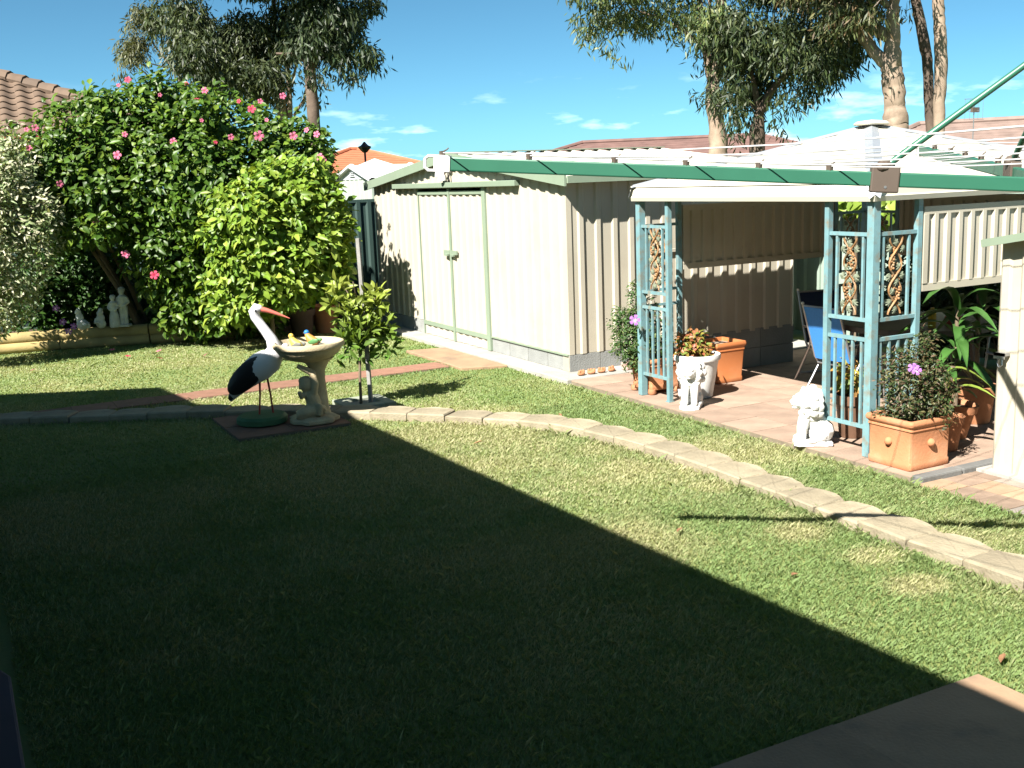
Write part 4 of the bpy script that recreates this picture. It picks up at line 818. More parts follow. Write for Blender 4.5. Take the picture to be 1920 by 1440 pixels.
# neighbour's small shed over the back fence
npk = Vector((7.39,20.72,2.45)); ns = thing('neighbour_shed', 'pale green neighbour shed with white ribbed roof over the fence', 'shed', (9.2,20.6,0)); NSO = (9.2,20.6,0)
ny0, ny1, nev = 19.72, 21.72, 2.19
ng = lambda q: nev+(2.44-nev)*(1-abs(q-1.0)/1.0)
ribbed(MB(), (7.4,ny0), (0,1), 2.0, (-1,0), lambda q: 0, lambda q: 2.19, pitch=.25, d=.012).build('front_wall', nsage, ns, off=NSO)
gb = MB().add([(7.385,ny0,2.185),(7.385,ny1,2.185),(7.385,20.72,2.425)], [(0,2,1)])
for k in range(3): gb.box((7.36,20.72-.14+.02*k,2.24+.035*k),(7.387,20.72+.14-.02*k,2.252+.035*k))
gb.build('gable', nwhite, ns, off=NSO)
ribbed(MB(), (7.4,ny0), (1,0), 3.6, (0,-1), lambda q: 0, lambda q: 2.19, pitch=.25).build('side_wall', nsage, ns, off=NSO)
ribbed(MB(), (7.4,ny1), (1,0), 3.6, (0,1), lambda q: 0, lambda q: 2.19, pitch=.25).build('side_wall', nwhite, ns, off=NSO)
MB().box((7.39,ny1-.3,0),(7.397,ny1+.02,2.19)).build('corner_trim', nwhite, ns, off=NSO)
for sg in (1,-1):
    ye = 20.72-sg*1.14; z_e = 2.46-.25*1.14; mb = MB(); xs = []
    for i in range(6): xs += [(7.3+i*.63,0),(7.3+i*.63+.05,.03),(7.3+i*.63+.10,.03),(7.3+i*.63+.15,0)]
    xs.append((11.1,0)); v_ = []
    for x, h in xs: v_ += [(x,ye,z_e+h),(x,20.72,2.46+h)]
    mb.add(v_, [(2*i,2*i+2,2*i+3,2*i+1) for i in range(len(xs)-1)]); mb.add([(7.3,ye,z_e-.04),(7.3,20.72,2.42),(7.3,20.72,2.465),(7.3,ye,z_e+.005)], [(0,1,2,3)]); mb.add([(7.3,ye,z_e-.04),(11.1,ye,z_e-.04),(11.1,20.72,2.42),(7.3,20.72,2.42)], [(3,2,1,0)])
    mb.build('roof_sheet', nwhite, ns, off=NSO)
pc = atd(702, 297, 29); cab = thing('garden_cabana', 'white peaked canopy roof beyond the neighbour shed', 'canopy', (pc.x,pc.y,0))
zc = pc.z; MB().add([(-1.2,-1.2,zc-.55),(1.2,-1.2,zc-.55),(1.2,1.2,zc-.55),(-1.2,1.2,zc-.55),(0,0,zc)],[(0,1,4),(1,2,4),(2,3,4),(3,0,4),(3,2,1,0)]).build('canopy', nwhite, cab, bevel=.01)
for x in (-1.1,1.1):
    for y in (-1.1,1.1): MB().box((x-.04,y-.04,0),(x+.04,y+.04,zc-.56)).build('post', nwhite, cab)
pl_ = atd(684, 282, 45); lm = thing('street_lamp', 'black lantern street lamp silhouetted against the sky', 'lamp', (pl_.x,pl_.y,0))
MB().tube([(0,0,0),(0,0,pl_.z-.05)], .045, 8).build('pole', black, lm)
MB().lathe([(.05,0),(.12,.04),(.27,.20),(.29,.24),(.16,.30),(.10,.36),(.03,.44)], 8, (0,0,pl_.z-.1)).build('lantern', black, lm)
tbk = atd(640, 312, 35); bk = thing('distant_shrub', 'dark round bush in front of the orange roofed house', 'shrub', (tbk.x,tbk.y,0))
link('crown', broad([(0,0,1.2,.8,.8,1.0),(.5,0,1.9,.5,.5,.55),(-.4,0,2.1,.45,.45,.5)], 3000, 71, .14, .08, [(.06,.10,.03),(.1,.13,.04)], clump=.2), leafm, bk)
MB().tube([(0,0,0),(0,0,1.4)], [.08,.04], 7).build('trunk', twig, bk)
# climbing plant on the far fence corner seen under the gazebo roof
pv = Vector((9.38,onx(1610,397,9.38).y,0)); cv = thing('fence_creeper', 'sunlit lime green creeper on the pale fence seen through the gazebo', 'plant', pv)
link('foliage', broad([(0,-.35,1.66,.12,.4,.11),(-.02,.3,1.68,.12,.4,.11),(.0,0,1.72,.12,.4,.10)], 420, 73, .15, .12, [(.30,.42,.07),(.22,.34,.05)], clump=.12, per=6), leafm, cv)
MB().tube([(0,0,0),(.05,.1,.8),(0,0,1.6),(-.02,.3,1.7)], [.03,.025,.02,.01], 7).build('stem', twig, cv)
# log edging of the shaded bed
lg = tag(bpy.data.objects.new('log_edging', None), kind='structure'); COL.objects.link(lg)
lpts = [(-.9,16.35),(.5,16.15),(1.3,16.05),(2.45,15.72),(3.55,15.42),(4.1,15.3)]
for (x0,y0),(x1,y1) in zip(lpts, lpts[1:]):
    d_ = Vector((x1-x0,y1-y0,0)).normalized()*.01
    for z, r_, ey in ((.07,.075,-.03),(.195,.085,.02)): MB().tube([Vector((x0,y0+ey,z))+d_, Vector((x1,y1+ey,z))-d_], r_, 10).build('log', log, lg, smooth=50)
tag(MB().prism([(-2.5,17.05),(-2.5,16.6),(-.9,16.38),(.5,16.2),(1.3,16.1),(2.45,15.78),(3.55,15.47),(4.1,15.35),(5.0,15.9),(5.4,15.9),(5.4,17.05)], -.02, .20).build('garden_bed', soil), kind='structure')
# ---------------------------------------------------------------- stork
IR = Vector((RGT.x, RGT.y, 0)).normalized(); ANG = math.atan2(IR.y, IR.x)       # image-right on the ground
stork = thing('stork_statue', 'painted white and black stork statue with red beak on green base', 'statue', (2.36,9.42,.03), ANG)
MB().lathe([(.20,0),(.225,.012),(.225,.055),(.20,.078),(.001,.085)], 24).build('base', mat('painted_green_base', (.06,.16,.07), .7, .15, 9, bump=.4), stork, smooth=40)
bz = [(-.27,.235,.008),(-.235,.30,.045),(-.16,.395,.085),(-.07,.48,.115),(.03,.545,.128),(.11,.595,.115),(.155,.655,.085),(.16,.72,.062),(.135,.79,.048),(.09,.86,.043),(.045,.93,.041),(.012,.985,.042),(.005,1.03,.048),(.03,1.062,.046),(.065,1.055,.032),(.085,1.048,.012)]
body = MB().tube([(x, 0, z-.03) for x, z, r in bz], [r for _, _, r in bz], 18).build('body', mat('stork_white', (.78,.78,.80), .45, .03, 9), stork, smooth=80)
for sg in (-1, 1):
    wq = Matrix.Rotation(math.radians(-42), 4, 'Y').to_quaternion()
    MB().ell((-.085, sg*.068, .445), (.235,.058,.105), 20, wq).ell((-.235, sg*.014, .275), (.075,.022,.034), 12, Matrix.Rotation(math.radians(-52), 4, 'Y').to_quaternion()).build('wing', black, stork, smooth=80, remesh=.007)
    MB().tube([(.03, sg*.043, 1.012+.0), (.032, sg*.047, 1.012)], .009, 8).build('eye', black, stork)
MB().tube([(.06,0,1.022),(.12,0,1.008),(.21,0,.975),(.315,0,.93)], [.026,.021,.014,.003], 10).build('beak', mat('beak_pink', (.62,.16,.12), .4, .1, 9), stork, smooth=60)
for x0, x1, y in ((-.015,.015,-.03),(.095,.065,.03)): MB().tube([(x0,y,.08),((x0+x1)/2+.004,y,.25),(x1,y,.43)], [.009,.0085,.011], 8).build('leg', redp, stork, smooth=60)
# ---------------------------------------------------------------- bird bath with kneeling child
bb = thing('bird_bath', 'cream stone bird bath held up by a kneeling child figure', 'bird bath', (2.76,9.17,.03), ANG)
wv = lambda a, i: 1+.06*math.sin(7*a)+.04*math.sin(11*a+1)
MB().lathe([(.19,0),(.215,.015),(.215,.04),(.175,.062),(.10,.07)], 36, wob=wv).build('base', ivory, bb, smooth=50)
MB().lathe([(.09,.06),(.075,.12),(.066,.25),(.06,.38),(.07,.46),(.10,.52),(.15,.565)], 16, (.055,.05,0), wob=lambda a, i: 1+.08*math.sin(4*a+i)).build('pedestal', ivory, bb, smooth=60)
MB().lathe([(.12,.555),(.19,.575),(.255,.615),(.285,.655),(.29,.672),(.312,.68),(.318,.70),(.308,.722),(.29,.726),(.275,.71),(.26,.69),(.20,.668),(.001,.66)], 40).build('bowl', ivory, bb, smooth=50)
q = MB()
q.ell((-.035,-.085,.355),(.062,.062,.066)).ell((-.035,-.075,.385),(.066,.066,.045)).ell((-.075,-.12,.335),(.02,.02,.018),8)      # head, hair, face
q.tube([(-.02,-.075,.30),(.0,-.07,.26),(.02,-.06,.19),(.01,-.06,.12)], [.035,.062,.066,.075], 12)
q.tube([(.03,-.09,.12),(-.06,-.14,.115),(-.115,-.15,.095)], [.055,.05,.038], 10).tube([(-.115,-.15,.095),(-.05,-.13,.06),(.03,-.10,.07)], [.036,.03,.024], 10)
q.tube([(.05,-.02,.10),(.09,-.07,.12),(.075,-.12,.16),(.07,-.12,.08)], [.05,.048,.042,.032], 10)
q.tube([(.03,-.09,.275),(.05,-.10,.36),(.035,-.09,.45),(-.02,-.10,.50)], [.036,.036,.032,.022], 10).tube([(-.04,-.09,.28),(-.075,-.12,.25),(-.085,-.14,.30)], [.03,.025,.02], 8)
q.tube([(.035,-.09,.45),(-.03,-.11,.495),(-.09,-.12,.53)], [.028,.026,.02], 8)
q.build('child_figure', ivory, bb, remesh=.006)
def bird(name, label, loc, rz, cb, ch, cw, ct):
    t = thing(name, label, 'bird figurine', loc, rz); t.scale = (1.35,)*3
    MB().tube([(-.05,0,.03),(-.02,0,.038),(.012,0,.052),(.03,0,.075),(.036,0,.09)], [.012,.026,.029,.02,.014], 12).build('body', cb, t, smooth=80)
    MB().ell((.036,0,.096),(.019,.017,.018),10).build('head', ch, t, smooth=80)
    MB().tube([(.05,0,.096),(.064,0,.09)], [.006,.001], 6).build('beak', brownpl, t)
    for sg in (-1,1): MB().ell((-.022,sg*.022,.04),(.045,.009,.018),10,Matrix.Rotation(math.radians(12),4,'Y').to_quaternion()).build('wing', cw, t, smooth=80)
    MB().beam((-.04,0,.03),(-.115,0,.008), .024, .008).build('tail', ct, t)
pm = lambda n, c: mat(n, c, .5, .06, 12)
yel, blu, ora, grn, gry, lbl = pm('bird_yellow',(.70,.50,.10)), pm('bird_blue',(.03,.20,.55)), pm('bird_orange',(.62,.30,.07)), pm('bird_green',(.10,.27,.09)), pm('bird_grey',(.17,.17,.15)), pm('bird_light_blue',(.12,.42,.66))
bc = Vector((2.76,9.17,0))
bird('bird_figurine', 'small yellow bird figurine perched in the bird bath bowl', bc+IR*-.09+Vector((-.05,-.1,.69)), ANG+math.radians(150), yel, yel, gry, lbl)
bird('bird_figurine', 'blue headed orange breasted bird figurine in the bird bath bowl', bc+IR*.03+Vector((.03,.09,.69)), ANG+math.radians(160), ora, blu, grn, gry)
for k, (a, b, r_, lb) in enumerate(((-.19,.06,.035,'brown pebble lying at the left inside the bird bath bowl'),(-.15,-.02,.026,'small pale pebble lying behind the yellow bird figurine'))):
    o = MB().ell((0,0,r_*.6),(r_,r_*.8,r_*.75),10).build('pebble', ivory if k else greystone, smooth=80); o.location = bc+IR*a+Vector((0,b,.69)); tag(o, lb, 'pebble')
# ---------------------------------------------------------------- small statues in the bed
def onbed(px, py):
    p = atd(px, py, 15.86); return Vector((p.x, p.y, .275))
s1 = thing('frog_statue', 'grey stone seated animal statue, leftmost on the bed edge', 'statue', onbed(158,637), ANG)
MB().ell((0,0,.07),(.085,.07,.075)).ell((-.03,0,.16),(.055,.05,.08)).ell((-.045,0,.245),(.045,.042,.04)).ell((-.04,-.03,.285),(.015,.015,.018),8).ell((-.06,.03,.285),(.015,.015,.018),8).tube([(0,-.05,.12),(.06,-.06,.06),(.085,-.05,.09)],[.026,.022,.024],8).ell((.085,-.01,.06),(.03,.03,.05),8).build('figure', greystone, s1, remesh=.009)
s2 = thing('bust_statue', 'small crouching grey gnome statue between larger garden statues', 'statue', onbed(193,637), ANG)
MB().ell((0,0,.06),(.07,.06,.065)).ell((0,0,.14),(.06,.05,.06)).ell((0,-.01,.205),(.045,.045,.05)).ell((.01,0,.25),(.032,.032,.035)).tube([(-.05,-.03,.14),(-.06,-.06,.08),(0,-.08,.09)],[.022,.02,.018],8).build('figure', greystone, s2, remesh=.009)
def figure(label, px, py, h, skirt):
    t = thing('figure_statue', label, 'statue', onbed(px, py), ANG); k = h/.55; q = MB()
    if skirt: q.lathe([(.085,0),(.09,.06),(.075,.2),(.05,.28)], 14)
    else:
        for sg in (-1,1): q.tube([(sg*.03,-.01,.0),(sg*.03,0,.14),(sg*.028,0,.27)], [.03,.028,.036], 10)
        q.box((-.08,-.06,0),(.08,.06,.03))
    q.tube([(0,0,.26),(0,0,.34),(0,0,.41),(0,0,.44)], [.05,.06,.062,.03], 12).ell((0,-.01,.485),(.042,.043,.05)).ell((0,.005,.505),(.05,.048,.04))
    for sg in (-1,1): q.tube([(sg*.058,0,.40),(sg*.085,-.01,.33),(sg*.04,-.065,.29)], [.024,.02,.017], 8)
    q.v = [(x*k,y*k,z*k) for x,y,z in q.v]; q.build('figure', greystone, t, remesh=.010)
figure('grey stone girl statue in a skirt beside taller boy statue', 219, 637, .46, True); figure('tallest grey stone boy statue standing beside skirted girl statue', 237, 636, .56, False)
# ---------------------------------------------------------------- pots and planters
def squarepot(label, corner, side, h, m, feet=False, knobs=False, fillz=.86, rimk=1.08, soilm=soil, taper=.86):
    k = side/2; c = (corner[0]+k, corner[1]+k); t = thing('square_planter', label, 'planter', (c[0],c[1],corner[2] if len(corner) > 2 else .042)); z0 = .035 if feet else 0
    b = k*taper
    prof = [(b,z0),(b*1.03,z0+.01),(b*1.03,z0+.045),(b,z0+.055),(k*.95,h*.78),(k*.955,h*.79),(k*.99,h*.80),(k*.985,h*.83),(k*.96,h*.84),(k*1.0,h*.875),(k*1.04,h*.90),(k*1.055,h*.95),(k*1.02,h),(k*.90,h),(k*.88,h*fillz)]
    MB().sqlathe(prof, r=.10).build('pot', m, t, smooth=35)
    MB().sqlathe([(k*.87,h*fillz-.02),(k*.87,h*fillz+.004)], r=.1).build('soil', soilm, t)
    if feet:
        for sx_ in (-1,1):
            for sy_ in (-1,1): MB().lathe([(.03,0),(.042,.015),(.035,.05)], 10, (sx_*b*.92,sy_*b*.92,-.001)).build('foot', m, t, smooth=50)
    if knobs:
        for (x, y) in ((-k*.965,0),(0,-k*.965)): MB().ell((x,y,h*.52),(.03,.03,.03),10).build('knob', m, t, smooth=80)
    return t
pl1 = squarepot('square terracotta planter on feet holding a shrub, beside left trellis', (5.73,8.20), .36, .335, terra, feet=True)
pl2 = squarepot('large smooth orange planter holding only dry soil', (6.52,8.22), .36, .40, terra2, fillz=.9, soilm=mat('dry_soil', (.36,.30,.24), .95, .25, 20, bump=1, bscale=40))
pl3 = squarepot('square terracotta planter with knobs at the front patio corner', (5.60,5.0), .40, .345, terra, knobs=True, taper=.93)
def shrub(label, name, loc, blobs, n, seed, L, W, pal, clump=.06, flowers=(), fd=0, fsz=.05, cat='plant', stems=5, per=8, shell=.6):
    t = thing(name, label, cat, loc); lv = Vector(loc)
    link('foliage', broad([(a-lv.x,b-lv.y,c-lv.z,d,e,f) for a,b,c,d,e,f in blobs], n, seed, L, W, pal, clump=clump, per=per, shell=shell, up=.5), leafm, t)
    bl = [Vector((a,b,c))-lv for a,b,c,d,e,f in blobs]
    for k in range(min(stems, len(bl))):
        e = bl[k]; MB().tube([(rnd.uniform(-.03,.03),rnd.uniform(-.03,.03),-.02),(e.x*.5,e.y*.5,e.z*.55),(e.x,e.y,e.z+.03)], [.011,.008,.004], 6).build('stem', twig, t)
    for (x, y) in flowers: flower(fpur, atd(x, y, fd), t, lv, fsz)
    return t
d1_ = 10.2
shrub('conifer like green shrub with one purple flower behind left trellis', 'potted_shrub', (5.91,8.38,.34), [pblob(*b) for b in ((1180,640,26,d1_),(1195,600,26,d1_),(1170,610,20,d1_),(1196,560,18,d1_),(1198,538,10,d1_),(1215,610,30,d1_),(1228,650,28,d1_),(1160,590,12,d1_),(1185,668,24,d1_),(1210,575,18,d1_),(1150,600,7,d1_),(1158,655,8,d1_),(1205,650,26,d1_))], 3600, 81, .042, .016, [(.055,.12,.03),(.08,.15,.04),(.04,.085,.022),(.13,.17,.05)], flowers=((1190,600),), fd=9.9, fsz=.052)
d3_ = 7.75
shrub('dark fine leaved shrub with one purple flower in front planter', 'potted_shrub', (5.80,5.20,.35), [pblob(*b) for b in ((1712,745,40,d3_),(1745,770,30,d3_),(1680,765,28,d3_),(1700,700,34,d3_),(1738,700,34,d3_),(1733,650,18,d3_),(1738,635,9,d3_),(1668,672,10,d3_),(1685,670,12,d3_),(1758,735,26,d3_),(1668,720,16,d3_),(1662,770,12,d3_),(1770,775,14,d3_),(1720,670,24,d3_))], 3600, 83, .036, .013, [(.05,.085,.025),(.075,.10,.035),(.035,.06,.02),(.13,.12,.05),(.12,.08,.045)], flowers=((1718,694),(1712,690)), fd=7.45, fsz=.035)
# white tapered pot
wp = thing('round_pot', 'white tapered round pot holding a reddish plant behind the lion', 'pot', (6.05,7.92,.042))
MB().lathe([(.14,0),(.145,.01),(.175,.2),(.20,.345),(.215,.35),(.222,.375),(.215,.40),(.195,.40),(.19,.34)], 30).build('pot', white, wp, smooth=40)
MB().lathe([(.191,.33),(.191,.345)], 20).build('soil', soil, wp)
dw = 9.95
shrub('red and yellow tipped leafy plant in the white pot', 'potted_plant', (6.05,7.92,.385), [pblob(*b) for b in ((1290,660,22,dw),(1275,650,16,dw),(1310,660,20,dw),(1300,640,16,dw),(1282,668,16,dw),(1318,668,12,dw),(1285,640,12,dw))], 700, 85, .06, .028, [(.30,.24,.05),(.38,.13,.06),(.17,.24,.05),(.42,.20,.09)], clump=.06)
# lions
def lion(label, loc, rz):
    t = thing('lion_statue', label, 'statue', loc, rz); t.scale = (1.06,)*3; q = MB()
    q.prism([(-.13,-.075),(.10,-.085),(.135,-.05),(.135,.05),(.10,.085),(-.13,.075)], 0, .028)
    q.ell((-.055,0,.10),(.095,.08,.09)).ell((-.03,.055,.075),(.065,.035,.055)).ell((-.03,-.055,.075),(.065,.035,.055))
    q.tube([(-.05,0,.12),(-.01,0,.20),(.02,0,.27)], [.075,.07,.065], 12)
    for k in range(11):
        a = k*2*math.pi/11; q.ell((.06, .082*math.cos(a), .305+.082*math.sin(a)), (.03,.028,.03), 8)
    for k in range(12):
        a = k*2*math.pi/12; q.ell((.005, .104*math.cos(a), .298+.104*math.sin(a)), (.036,.03,.034), 8); q.ell((-.03, .084*math.cos(a), .285+.085*math.sin(a)), (.038,.032,.036), 8)
    for k in range(7): q.ell((.062-.004*abs(k-3), (k-3)*.024, .232-.012*(3-abs(k-3))), (.022,.018,.03), 8)
    q.ell((.03,0,.30),(.075,.09,.09)).ell((.055,0,.23),(.05,.055,.06)).ell((.06,.02,.19),(.022,.022,.035),8).ell((.06,-.02,.185),(.022,.022,.035),8)
    q.ell((.095,0,.318),(.048,.056,.058)).ell((.128,0,.30),(.03,.036,.026)).ell((.126,0,.272),(.024,.027,.014),8).ell((.155,0,.313),(.010,.016,.010),8).ell((.128,.027,.338),(.014,.017,.012),8).ell((.128,-.027,.338),(.014,.017,.012),8).beam((.115,0,.345),(.148,0,.318),.022,.02)
    for sg in (-1,1):
        q.ell((.06,sg*.072,.385),(.016,.02,.024),8).tube([(.055,sg*.038,.21),(.078,sg*.04,.11),(.078,sg*.04,.045)], [.04,.031,.028], 10).ell((.095,sg*.042,.045),(.04,.027,.022),10)
        q.ell((.02,sg*.075,.04),(.05,.02,.02),8)
    q.tube([(-.12,0,.06),(-.125,-.07,.05),(-.08,-.10,.05),(-.04,-.105,.09),(-.05,-.108,.14)], [.016,.015,.014,.014,.02], 8)
    q.build('figure', white, t, remesh=.0045)
lion('white lion statue seated before the white pot, facing the lawn', G(1300,768,.042)+Vector((.05,.09,0)), math.atan2(-.66,-.75))
lion('white lion statue in profile beside the front trellis', G(1527,838,.042)+Vector((.05,.07,0)), ANG+math.pi-.12)
# pots behind the front trellis and strap leaved plants
def roundpot(label, loc, r_, h, m, tilt=0):
    t = thing('round_pot', label, 'pot', loc); t.rotation_euler = (tilt, tilt*.6, 0)
    MB().lathe([(r_*.68,0),(r_*.70,.006),(r_*.90,h*.78),(r_*1.0,h*.785),(r_*1.04,h),(r_*.9,h),(r_*.86,h*.85)], 24).build('pot', m, t, smooth=40)
    MB().lathe([(r_*.865,h*.82),(r_*.865,h*.86)], 16).build('soil', soil, t); return t
cpot = G(1606,824,.042)+Vector((.06,.11,0))
roundpot('brown round pot holding a yellow red plant behind front trellis', cpot, .135, .33, mat('brown_glaze', (.20,.11,.07), .5, .15, 6))
shrub('yellow and orange leaved croton plant behind the front trellis', 'potted_plant', cpot+Vector((0,0,.30)), [(cpot.x,cpot.y,.42,.09,.09,.08),(cpot.x+.02,cpot.y,.52,.07,.07,.08),(cpot.x-.05,cpot.y+.03,.50,.05,.05,.07)], 160, 87, .10, .035, [(.42,.22,.05),(.36,.32,.06),(.14,.2,.05),(.5,.28,.1)], clump=.07, stems=2)
leafg = mat('strap_leaf', (.055,.145,.03), .35, .25, 6, spec=.45)
leafy = mat('strap_leaf_pale', (.22,.30,.05), .4, .2, 6, spec=.4)
def strap(label, loc, n, L, seed, m2=None, wd=.075, z0=.2):
    t = thing('strap_leaf_plant', label, 'plant', loc); r = random.Random(seed)
    MB().tube([(0,0,-.05),(.01,.01,z0*1.5),(0,.02,z0*3.2)], [.02,.017,.012], 8).build('stem', twig, t)
    for k in range(n):
        a = k*2.4+r.uniform(-.3,.3); z = z0*(1+2.2*k/n); l_ = L*r.uniform(.75,1.2); up = r.uniform(.35,1.0); pts = []
        q = MB(); vs = []; ns_ = 7; cx, sy_ = math.cos(a), math.sin(a)
        for i in range(ns_+1):
            s_ = i/ns_; out = l_*s_*(.45+.35*s_); hz_ = z+l_*(up*s_-1.15*s_*s_*(.75)); w_ = wd*math.sin(math.pi*min(1,.12+.88*s_))**.8*.5*(1 if s_ < .98 else .05)
            vs += [(cx*out-sy_*w_, sy_*out+cx*w_, hz_+.012), (cx*out, sy_*out, hz_), (cx*out+sy_*w_, sy_*out-cx*w_, hz_+.012)]
        q.add(vs, [(3*i+c, 3*i+c+1, 3*(i+1)+c+1, 3*(i+1)+c) for i in range(ns_) for c in (0,1)])
        q.build('leaf', m2 if (m2 and r.random() < .5) else leafg, t, smooth=60)
    return t
pA = Vector((6.62,5.52,.042)); pB = Vector((6.28,5.30,.042)); pC = Vector((7.15,5.75,.042))
roundpot('terracotta pot leaning behind the front planter', pA, .14, .27, terra, .12); roundpot('smaller terracotta pot beside the front square planter', pB, .13, .25, terra); roundpot('terracotta pot half hidden by the storage cabinet', pC, .16, .3, terra)
strap('tall dark strap leaved plant beneath the cream hanging screen', pA+Vector((.02,0,.22)), 20, .58, 3, None, .085, .26)
strap('paler strap leaved plant arching behind the front planter shrub', pB+Vector((0,0,.2)), 11, .42, 5, leafy, .07, .12)
strap('dark strap leaved plant close against the storage cabinet', pC+Vector((0,0,.25)), 16, .6, 9, None, .09, .3)
# terracotta pots and flower bowl on the lawn's far side
roundpot('round terracotta pot against the dark fence', (4.80,15.02,0), .21, .40, terra); roundpot('dark weathered pot left of the terracotta one by the citrus', (4.42,14.95,0), .20, .38, mat('dark_pot', (.12,.08,.06), .8, .2, 6))
fbp = G(530,674); fb = thing('flower_bowl', 'low grey stone bowl with pink flower behind the stork', 'pot', fbp)
MB().lathe([(.09,0),(.16,.04),(.20,.11),(.205,.13),(.18,.13),(.16,.11)], 22).build('bowl', concrete, fb, smooth=45); MB().lathe([(.165,.10),(.165,.115)], 16).build('soil', soil, fb)
for k in range(3): flower(fpink, fbp+Vector((-.08+.05*k,-.05,.16+.02*k)), fb, fbp, .05)
# terracotta feet and a brick on the shed slab ledge
for k, lb in enumerate(('nearest the shed corner', 'second from the shed corner', 'third from the shed corner', 'fourth from the shed corner, beside the pink brick')):
    q = MB().ell((0,0,.02),(.05,.035,.022),10)
    for a in range(3): q.ell((-.03+.03*a,rnd.uniform(-.01,.01),.04),(.017,.017,.022),8)
    o = q.build('pot_foot', terra, remesh=.005); o.location = (5.72+k*.125, 9.44, .056); o.rotation_euler = (0,0,rnd.uniform(-.4,.4)); tag(o, 'knobbly terracotta pot foot on the slab, '+lb, 'ornament', 'terracotta pot feet in a row')
o = MB().box((-.08,-.05,0),(.08,.05,.075)).build('brick', mat('pink_brick', (.55,.36,.32), .9, .1, 8, bump=.4), bevel=.01); o.location = (6.32,9.44,.056); o.rotation_euler = (0,0,.2); tag(o, 'pale pink brick on the slab behind the left planter', 'brick')
# ---------------------------------------------------------------- table and sling chairs
tb2 = thing('patio_table', 'dark topped patio table in the shade of the gazebo', 'table', (7.35,6.55,.042))
MB().prism([(.62*math.cos(a*math.pi/16),.62*math.sin(a*math.pi/16)) for a in range(32)], .69, .712).build('table_top', mat('dark_glass', (.03,.026,.024), .12, .1, 4, spec=.6), tb2, bevel=.005)
MB().lathe([(.605,.665),(.64,.67),(.64,.715),(.622,.717)], 32).build('rim', brownpl, tb2)
for k in range(4):
    a = k*math.pi/2+.78; MB().tube([(.5*math.cos(a),.5*math.sin(a),0),(.44*math.cos(a),.44*math.sin(a),.67)], .018, 8).build('leg', brownpl, tb2)
def chair(label, loc, rz, m):
    t = thing('sling_chair', label, 'chair', loc, rz, 'sling chairs round the table'); W_ = .265; t.scale = (.86,)*3
    for sg in (-1,1):
        y = sg*W_
        MB().tube([(.30,y,.0),(.25,y,.30),(.22,y,.58),(.18,y,.635),(.0,y,.645),(-.2,y,.635)], .0125, 8).build('front_leg', alu, t, smooth=60)
        MB().tube([(-.36,y,.0),(-.22,y,.2),(-.07,y,.42),(.0,y,.645)], .0125, 8).build('back_leg', alu, t, smooth=60)
        MB().tube([(.25,y*.94,.43),(.0,y*.94,.405),(-.12,y*.94,.40),(-.17,y*.94,.47),(-.27,y*.94,.78),(-.345,y*.94,1.02)], .0135, 8).build('side_rail', alu, t, smooth=60)
        MB().ell((-.348,y*.94,1.03),(.018,.016,.016),8).build('end_plug', white, t)
    for (x, z) in ((.26,.43),(-.13,.40),(-.34,1.005),(-.28,.09)): MB().tube([(x,-W_*.95,z),(x,W_*.95,z)], .011, 8).build('crossbar', alu, t)
    def sling(pts, nm):
        vs = []; ny = 5
        for (x, z) in pts:
            for j in range(ny): yy = -W_*.9+j*W_*1.8/(ny-1); sag = .012*(1-(yy/W_)**2); vs.append((x-(sag*.7 if nm == 'back_sling' else 0), yy, z-(sag if nm == 'seat_sling' else 0)))
        n0 = len(vs); vs += [(x-(.006 if nm == 'back_sling' else 0),y,z-(.006 if nm == 'seat_sling' else .002)) for x,y,z in vs]; fs = []
        for i in range(len(pts)-1):
            for j in range(ny-1): a = i*ny+j; fs += [(a,a+1,a+ny+1,a+ny),(n0+a+ny,n0+a+ny+1,n0+a+1,n0+a)]
        MB().add(vs, fs).build(nm, m, t, smooth=60)
    sling([(.25,.432),(.12,.42),(.0,.408),(-.11,.40)], 'seat_sling'); sling([(-.165,.45),(-.21,.60),(-.265,.77),(-.31,.92),(-.34,1.0)], 'back_sling')
f0 = G(1499,754,.042)
chair('bright blue sling chair with aluminium frame beside the front trellis', f0+Vector((.36,-.265,0))*.86, 0.0, fabric)
chair('dark navy sling chair on the far side of the table', (7.45,7.62,.042), -math.pi/2-.2, navy)
chair('dark navy sling chair at the right end of the table', (8.25,6.15,.042), math.pi-.25, navy)
for lb, x, y, r_, h, m in (('yellow plastic sauce bottle standing on the patio table', 7.12,6.18,.032,.17,mat('bottle_yellow',(.65,.42,.03),.4,.05,5)),('red plastic tub standing on the patio table', 7.42,6.22,.07,.07,redp),('small white box on the shaded patio table', 7.05,6.75,.06,.05,white)):
    o = MB().lathe([(r_*.95,0),(r_,.01),(r_,h*.72),(r_*.5,h*.82),(r_*.45,h)] if h > .1 else [(r_*.9,0),(r_,.01),(r_,h*.9),(r_*.9,h)], 14).build('table_item', m, smooth=40); o.location = (x,y,.042+.7125); o.name = {'y':'sauce_bottle','r':'plastic_tub','s':'small_box'}[lb[0]]; tag(o, lb, 'container')
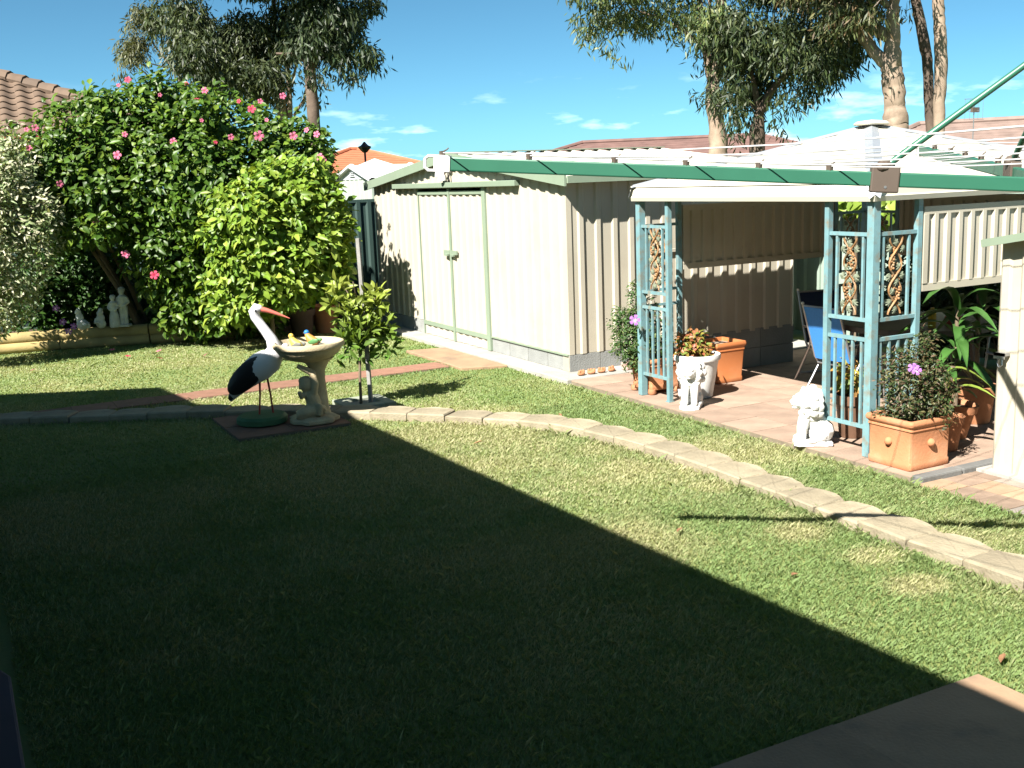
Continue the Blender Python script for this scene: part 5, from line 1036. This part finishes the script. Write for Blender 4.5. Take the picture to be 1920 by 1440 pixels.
# shrubs added to darken the view under the gazebo, covering the sunlit fence
for lb, y0, y1, sd_ in (('dark shrub added to deepen the gloom behind the gazebo table', 5.9, 8.1, 91), ('dark shrub added to deepen the gloom behind the strap leaved plants', 3.9, 5.8, 92)):
    ym = (y0+y1)/2; bs = []
    for k in range(9): bs.append((9.1+rnd.uniform(-.12,.12), y0+(y1-y0)*k/8, rnd.uniform(.35,.95), .3, .3, .4))
    shrub(lb, 'added_dark_shrub', (9.1,ym,0), bs, 4200, sd_, .11, .05, [(.025,.06,.014),(.035,.075,.018),(.018,.04,.01)], clump=.12, cat='shrub', stems=6)
# ---------------------------------------------------------------- fallen hibiscus flowers and leaves on the grass
for (x, y, w_) in ((240,668,'below the couple of statues'),(300,672,'right of the one below the statues'),(298,658,'just in front of the log edging'),(62,694,'nearest the left edge'),(210,656,'right under the log edging'),(385,666,'closest to the stork')):
    p = G(x, y, .035); f_ = flower(fpink if x % 4 else fred, p, None, (0,0,0), .04); f_.name = 'fallen_flower'; f_.rotation_euler = (rnd.uniform(-.4,.4),rnd.uniform(-.4,.4),rnd.uniform(0,6)); tag(f_, 'fallen pink hibiscus flower on the far lawn, '+w_, 'flower', 'fallen flowers on the lawn')
dl = mat('dry_leaf', (.34,.18,.09), .8, .3, 20)
for (x, y, w_) in ((1275,993,'at the tip of the hoist arm shadow'),(1490,1077,'between arm shadow and house shade'),(1880,1233,'near the corner of the front slab'),(1050,778,'just behind the edging stones'),(895,830,'near the edge of the house shade'),(1040,757,'on the strip below the shed')):
    p = G(x, y, .036); o = MB().add([(-.035,0,0),(-.01,.014,.006),(.02,.012,.01),(.045,0,.004),(.02,-.012,.01),(-.01,-.014,.006),(0,0,-.002)], [(0,6,1),(1,6,2),(2,6,3),(3,6,4),(4,6,5),(5,6,0)]).build('fallen_leaf', dl); o.location = p; o.rotation_euler = (rnd.uniform(-.3,.3),rnd.uniform(-.3,.3),rnd.uniform(0,6)); tag(o, 'dry brown leaf on the sunlit lawn '+w_, 'leaf', 'dry leaves on the lawn')
